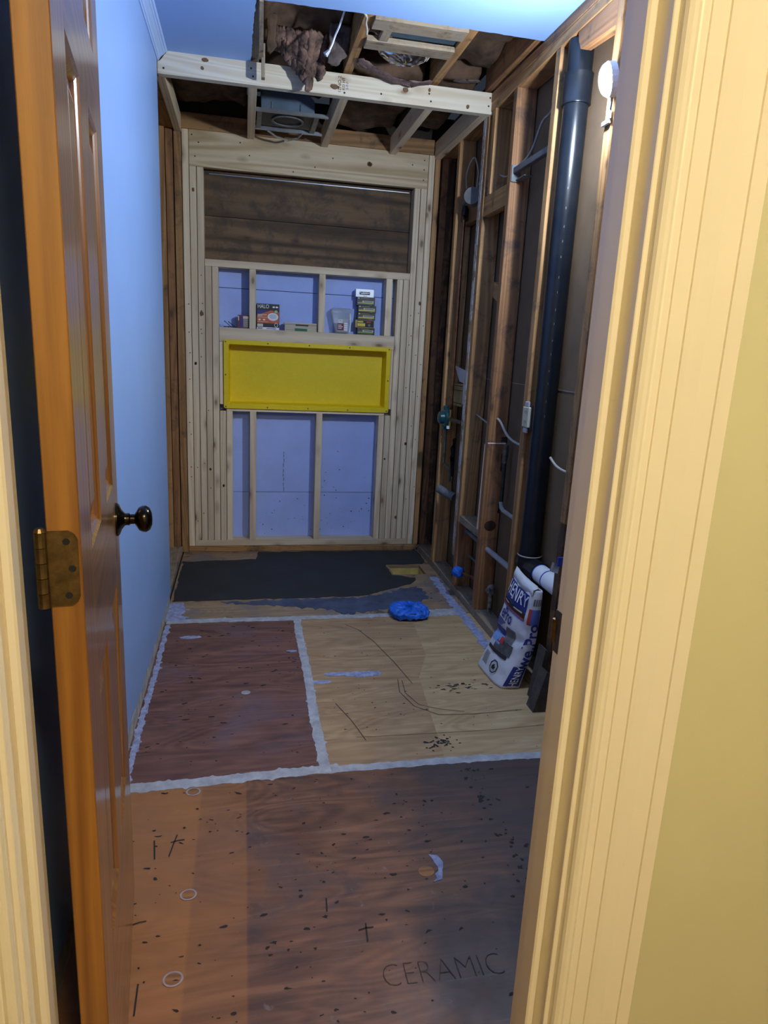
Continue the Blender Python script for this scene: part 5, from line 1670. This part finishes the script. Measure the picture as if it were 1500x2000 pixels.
# folded-over mouth of the bag
vs, fs = [], []
NF = 24
for i in range(NF + 1):
    s = i / NF
    a, b = bag(s, 0.05, BH - 0.002), bag(s, 0.95, BH - 0.004)
    z1 = 0.020 * (1 - s) + 0.006 * noise.noise((s * 7, 0, 1))
    w1 = 0.020 + 0.014 * abs(noise.noise((s * 5, 2, 0)))
    vs += [b + Vector((0, 0, z1)), a.lerp(b, 0.4) + Vector((0, 0, 0.012 + z1)), a + Vector((-0.006, -0.003 * s, 0.004)), a + Vector((-0.006 - 0.002, -0.004 * s, -w1))]
for i in range(NF):
    for k in range(3):
        q = i * 4 + k
        fs.append((q, q + 1, q + 5, q + 4))
mo = mesh_obj('folded_mouth', vs, fs, BAGPAPER, t, None, True)
sm = mo.modifiers.new('thickness', 'SOLIDIFY')
sm.thickness = 0.0015
for k in range(6):
    i0 = 2 + k * 2
    a, b = vs[i0 * 4], vs[i0 * 4 + 1]
    mesh_obj('printed_line', [Vector(a).lerp(Vector(b), q) + Vector((-0.002, 0, 0.003)) + Vector((0, w_, 0)) for q, w_ in ((0.2, 0), (0.8, 0), (0.8, 0.008), (0.2, 0.008))], [(0, 1, 2, 3)], NAVY, mo)

# dark offcuts beside the bag
for nm_, lb, pts, y0, y1 in (('dark_offcut', 'dark dusty wood offcut leaning on the right wall in front of the bag', [(1.372, 0.001), (1.420, 0.001), (1.446, 0.130), (1.412, 0.160)], -2.065, -2.005),
                             ('dark_offcut', 'second dark offcut wedged between the white bag and front offcut', [(1.405, 0.001), (1.445, 0.001), (1.447, 0.205), (1.432, 0.215)], -1.995, -1.935)):
    tag(MB().prism(pts, y0, y1, 'XZ').build(nm_, DARKBLOCK), lb, 'wood scrap', 'dark offcuts by the bag')

# toilet flange masked with blue tape
t = thing('taped_flange', 'lump of blue masking tape covering a pipe on the floor', 'tape', (1.13, -1.10, 0.0))
vs, fs = [], []
NA, NR = 40, 9
prof = [(0.094, 0.012), (0.098, 0.020), (0.096, 0.032), (0.085, 0.042), (0.065, 0.047), (0.045, 0.045), (0.028, 0.048), (0.012, 0.046), (0.001, 0.046)]
for i, (r_, h) in enumerate(prof):
    for a in range(NA):
        q = 2 * PI * a / NA
        sq = (abs(math.cos(q)) ** 4 + abs(math.sin(q)) ** 4) ** -0.25
        rr = r_ * (0.35 + 0.65 * sq) * (1 + 0.10 * noise.noise((a * 0.8, i * 0.7, 2)) + 0.05 * noise.noise((a * 2.3, i * 1.3, 6)))
        low = -0.010 * max(0, noise.noise((a * 0.6, 5, 1))) if i < 2 else 0
        vs.append((1.13 + rr * 0.98 * math.cos(q), -1.105 + rr * 0.92 * math.sin(q), max(0.004, h + low + 0.012 * noise.noise((a * 0.6, i * 0.9, 9)) + 0.006 * noise.noise((a * 1.9, i * 2.1, 4)))))
for i in range(NR - 1):
    for a in range(NA):
        fs.append((i * NA + a, i * NA + (a + 1) % NA, (i + 1) * NA + (a + 1) % NA, (i + 1) * NA + a))
fs.append(tuple(range((NR - 1) * NA, NR * NA)))
mesh_obj('tape_cover', vs, fs, BLUETAPE, t)
smooth_by_angle(MB().lathe([(0.055, 0.0), (0.055, 0.03), (0.084, 0.032), (0.084, 0.038), (0.03, 0.038)], (1.13, -1.105, 0.0015), (0, 0, 1), 28).build('flange_pipe', CARDBLACK, t))
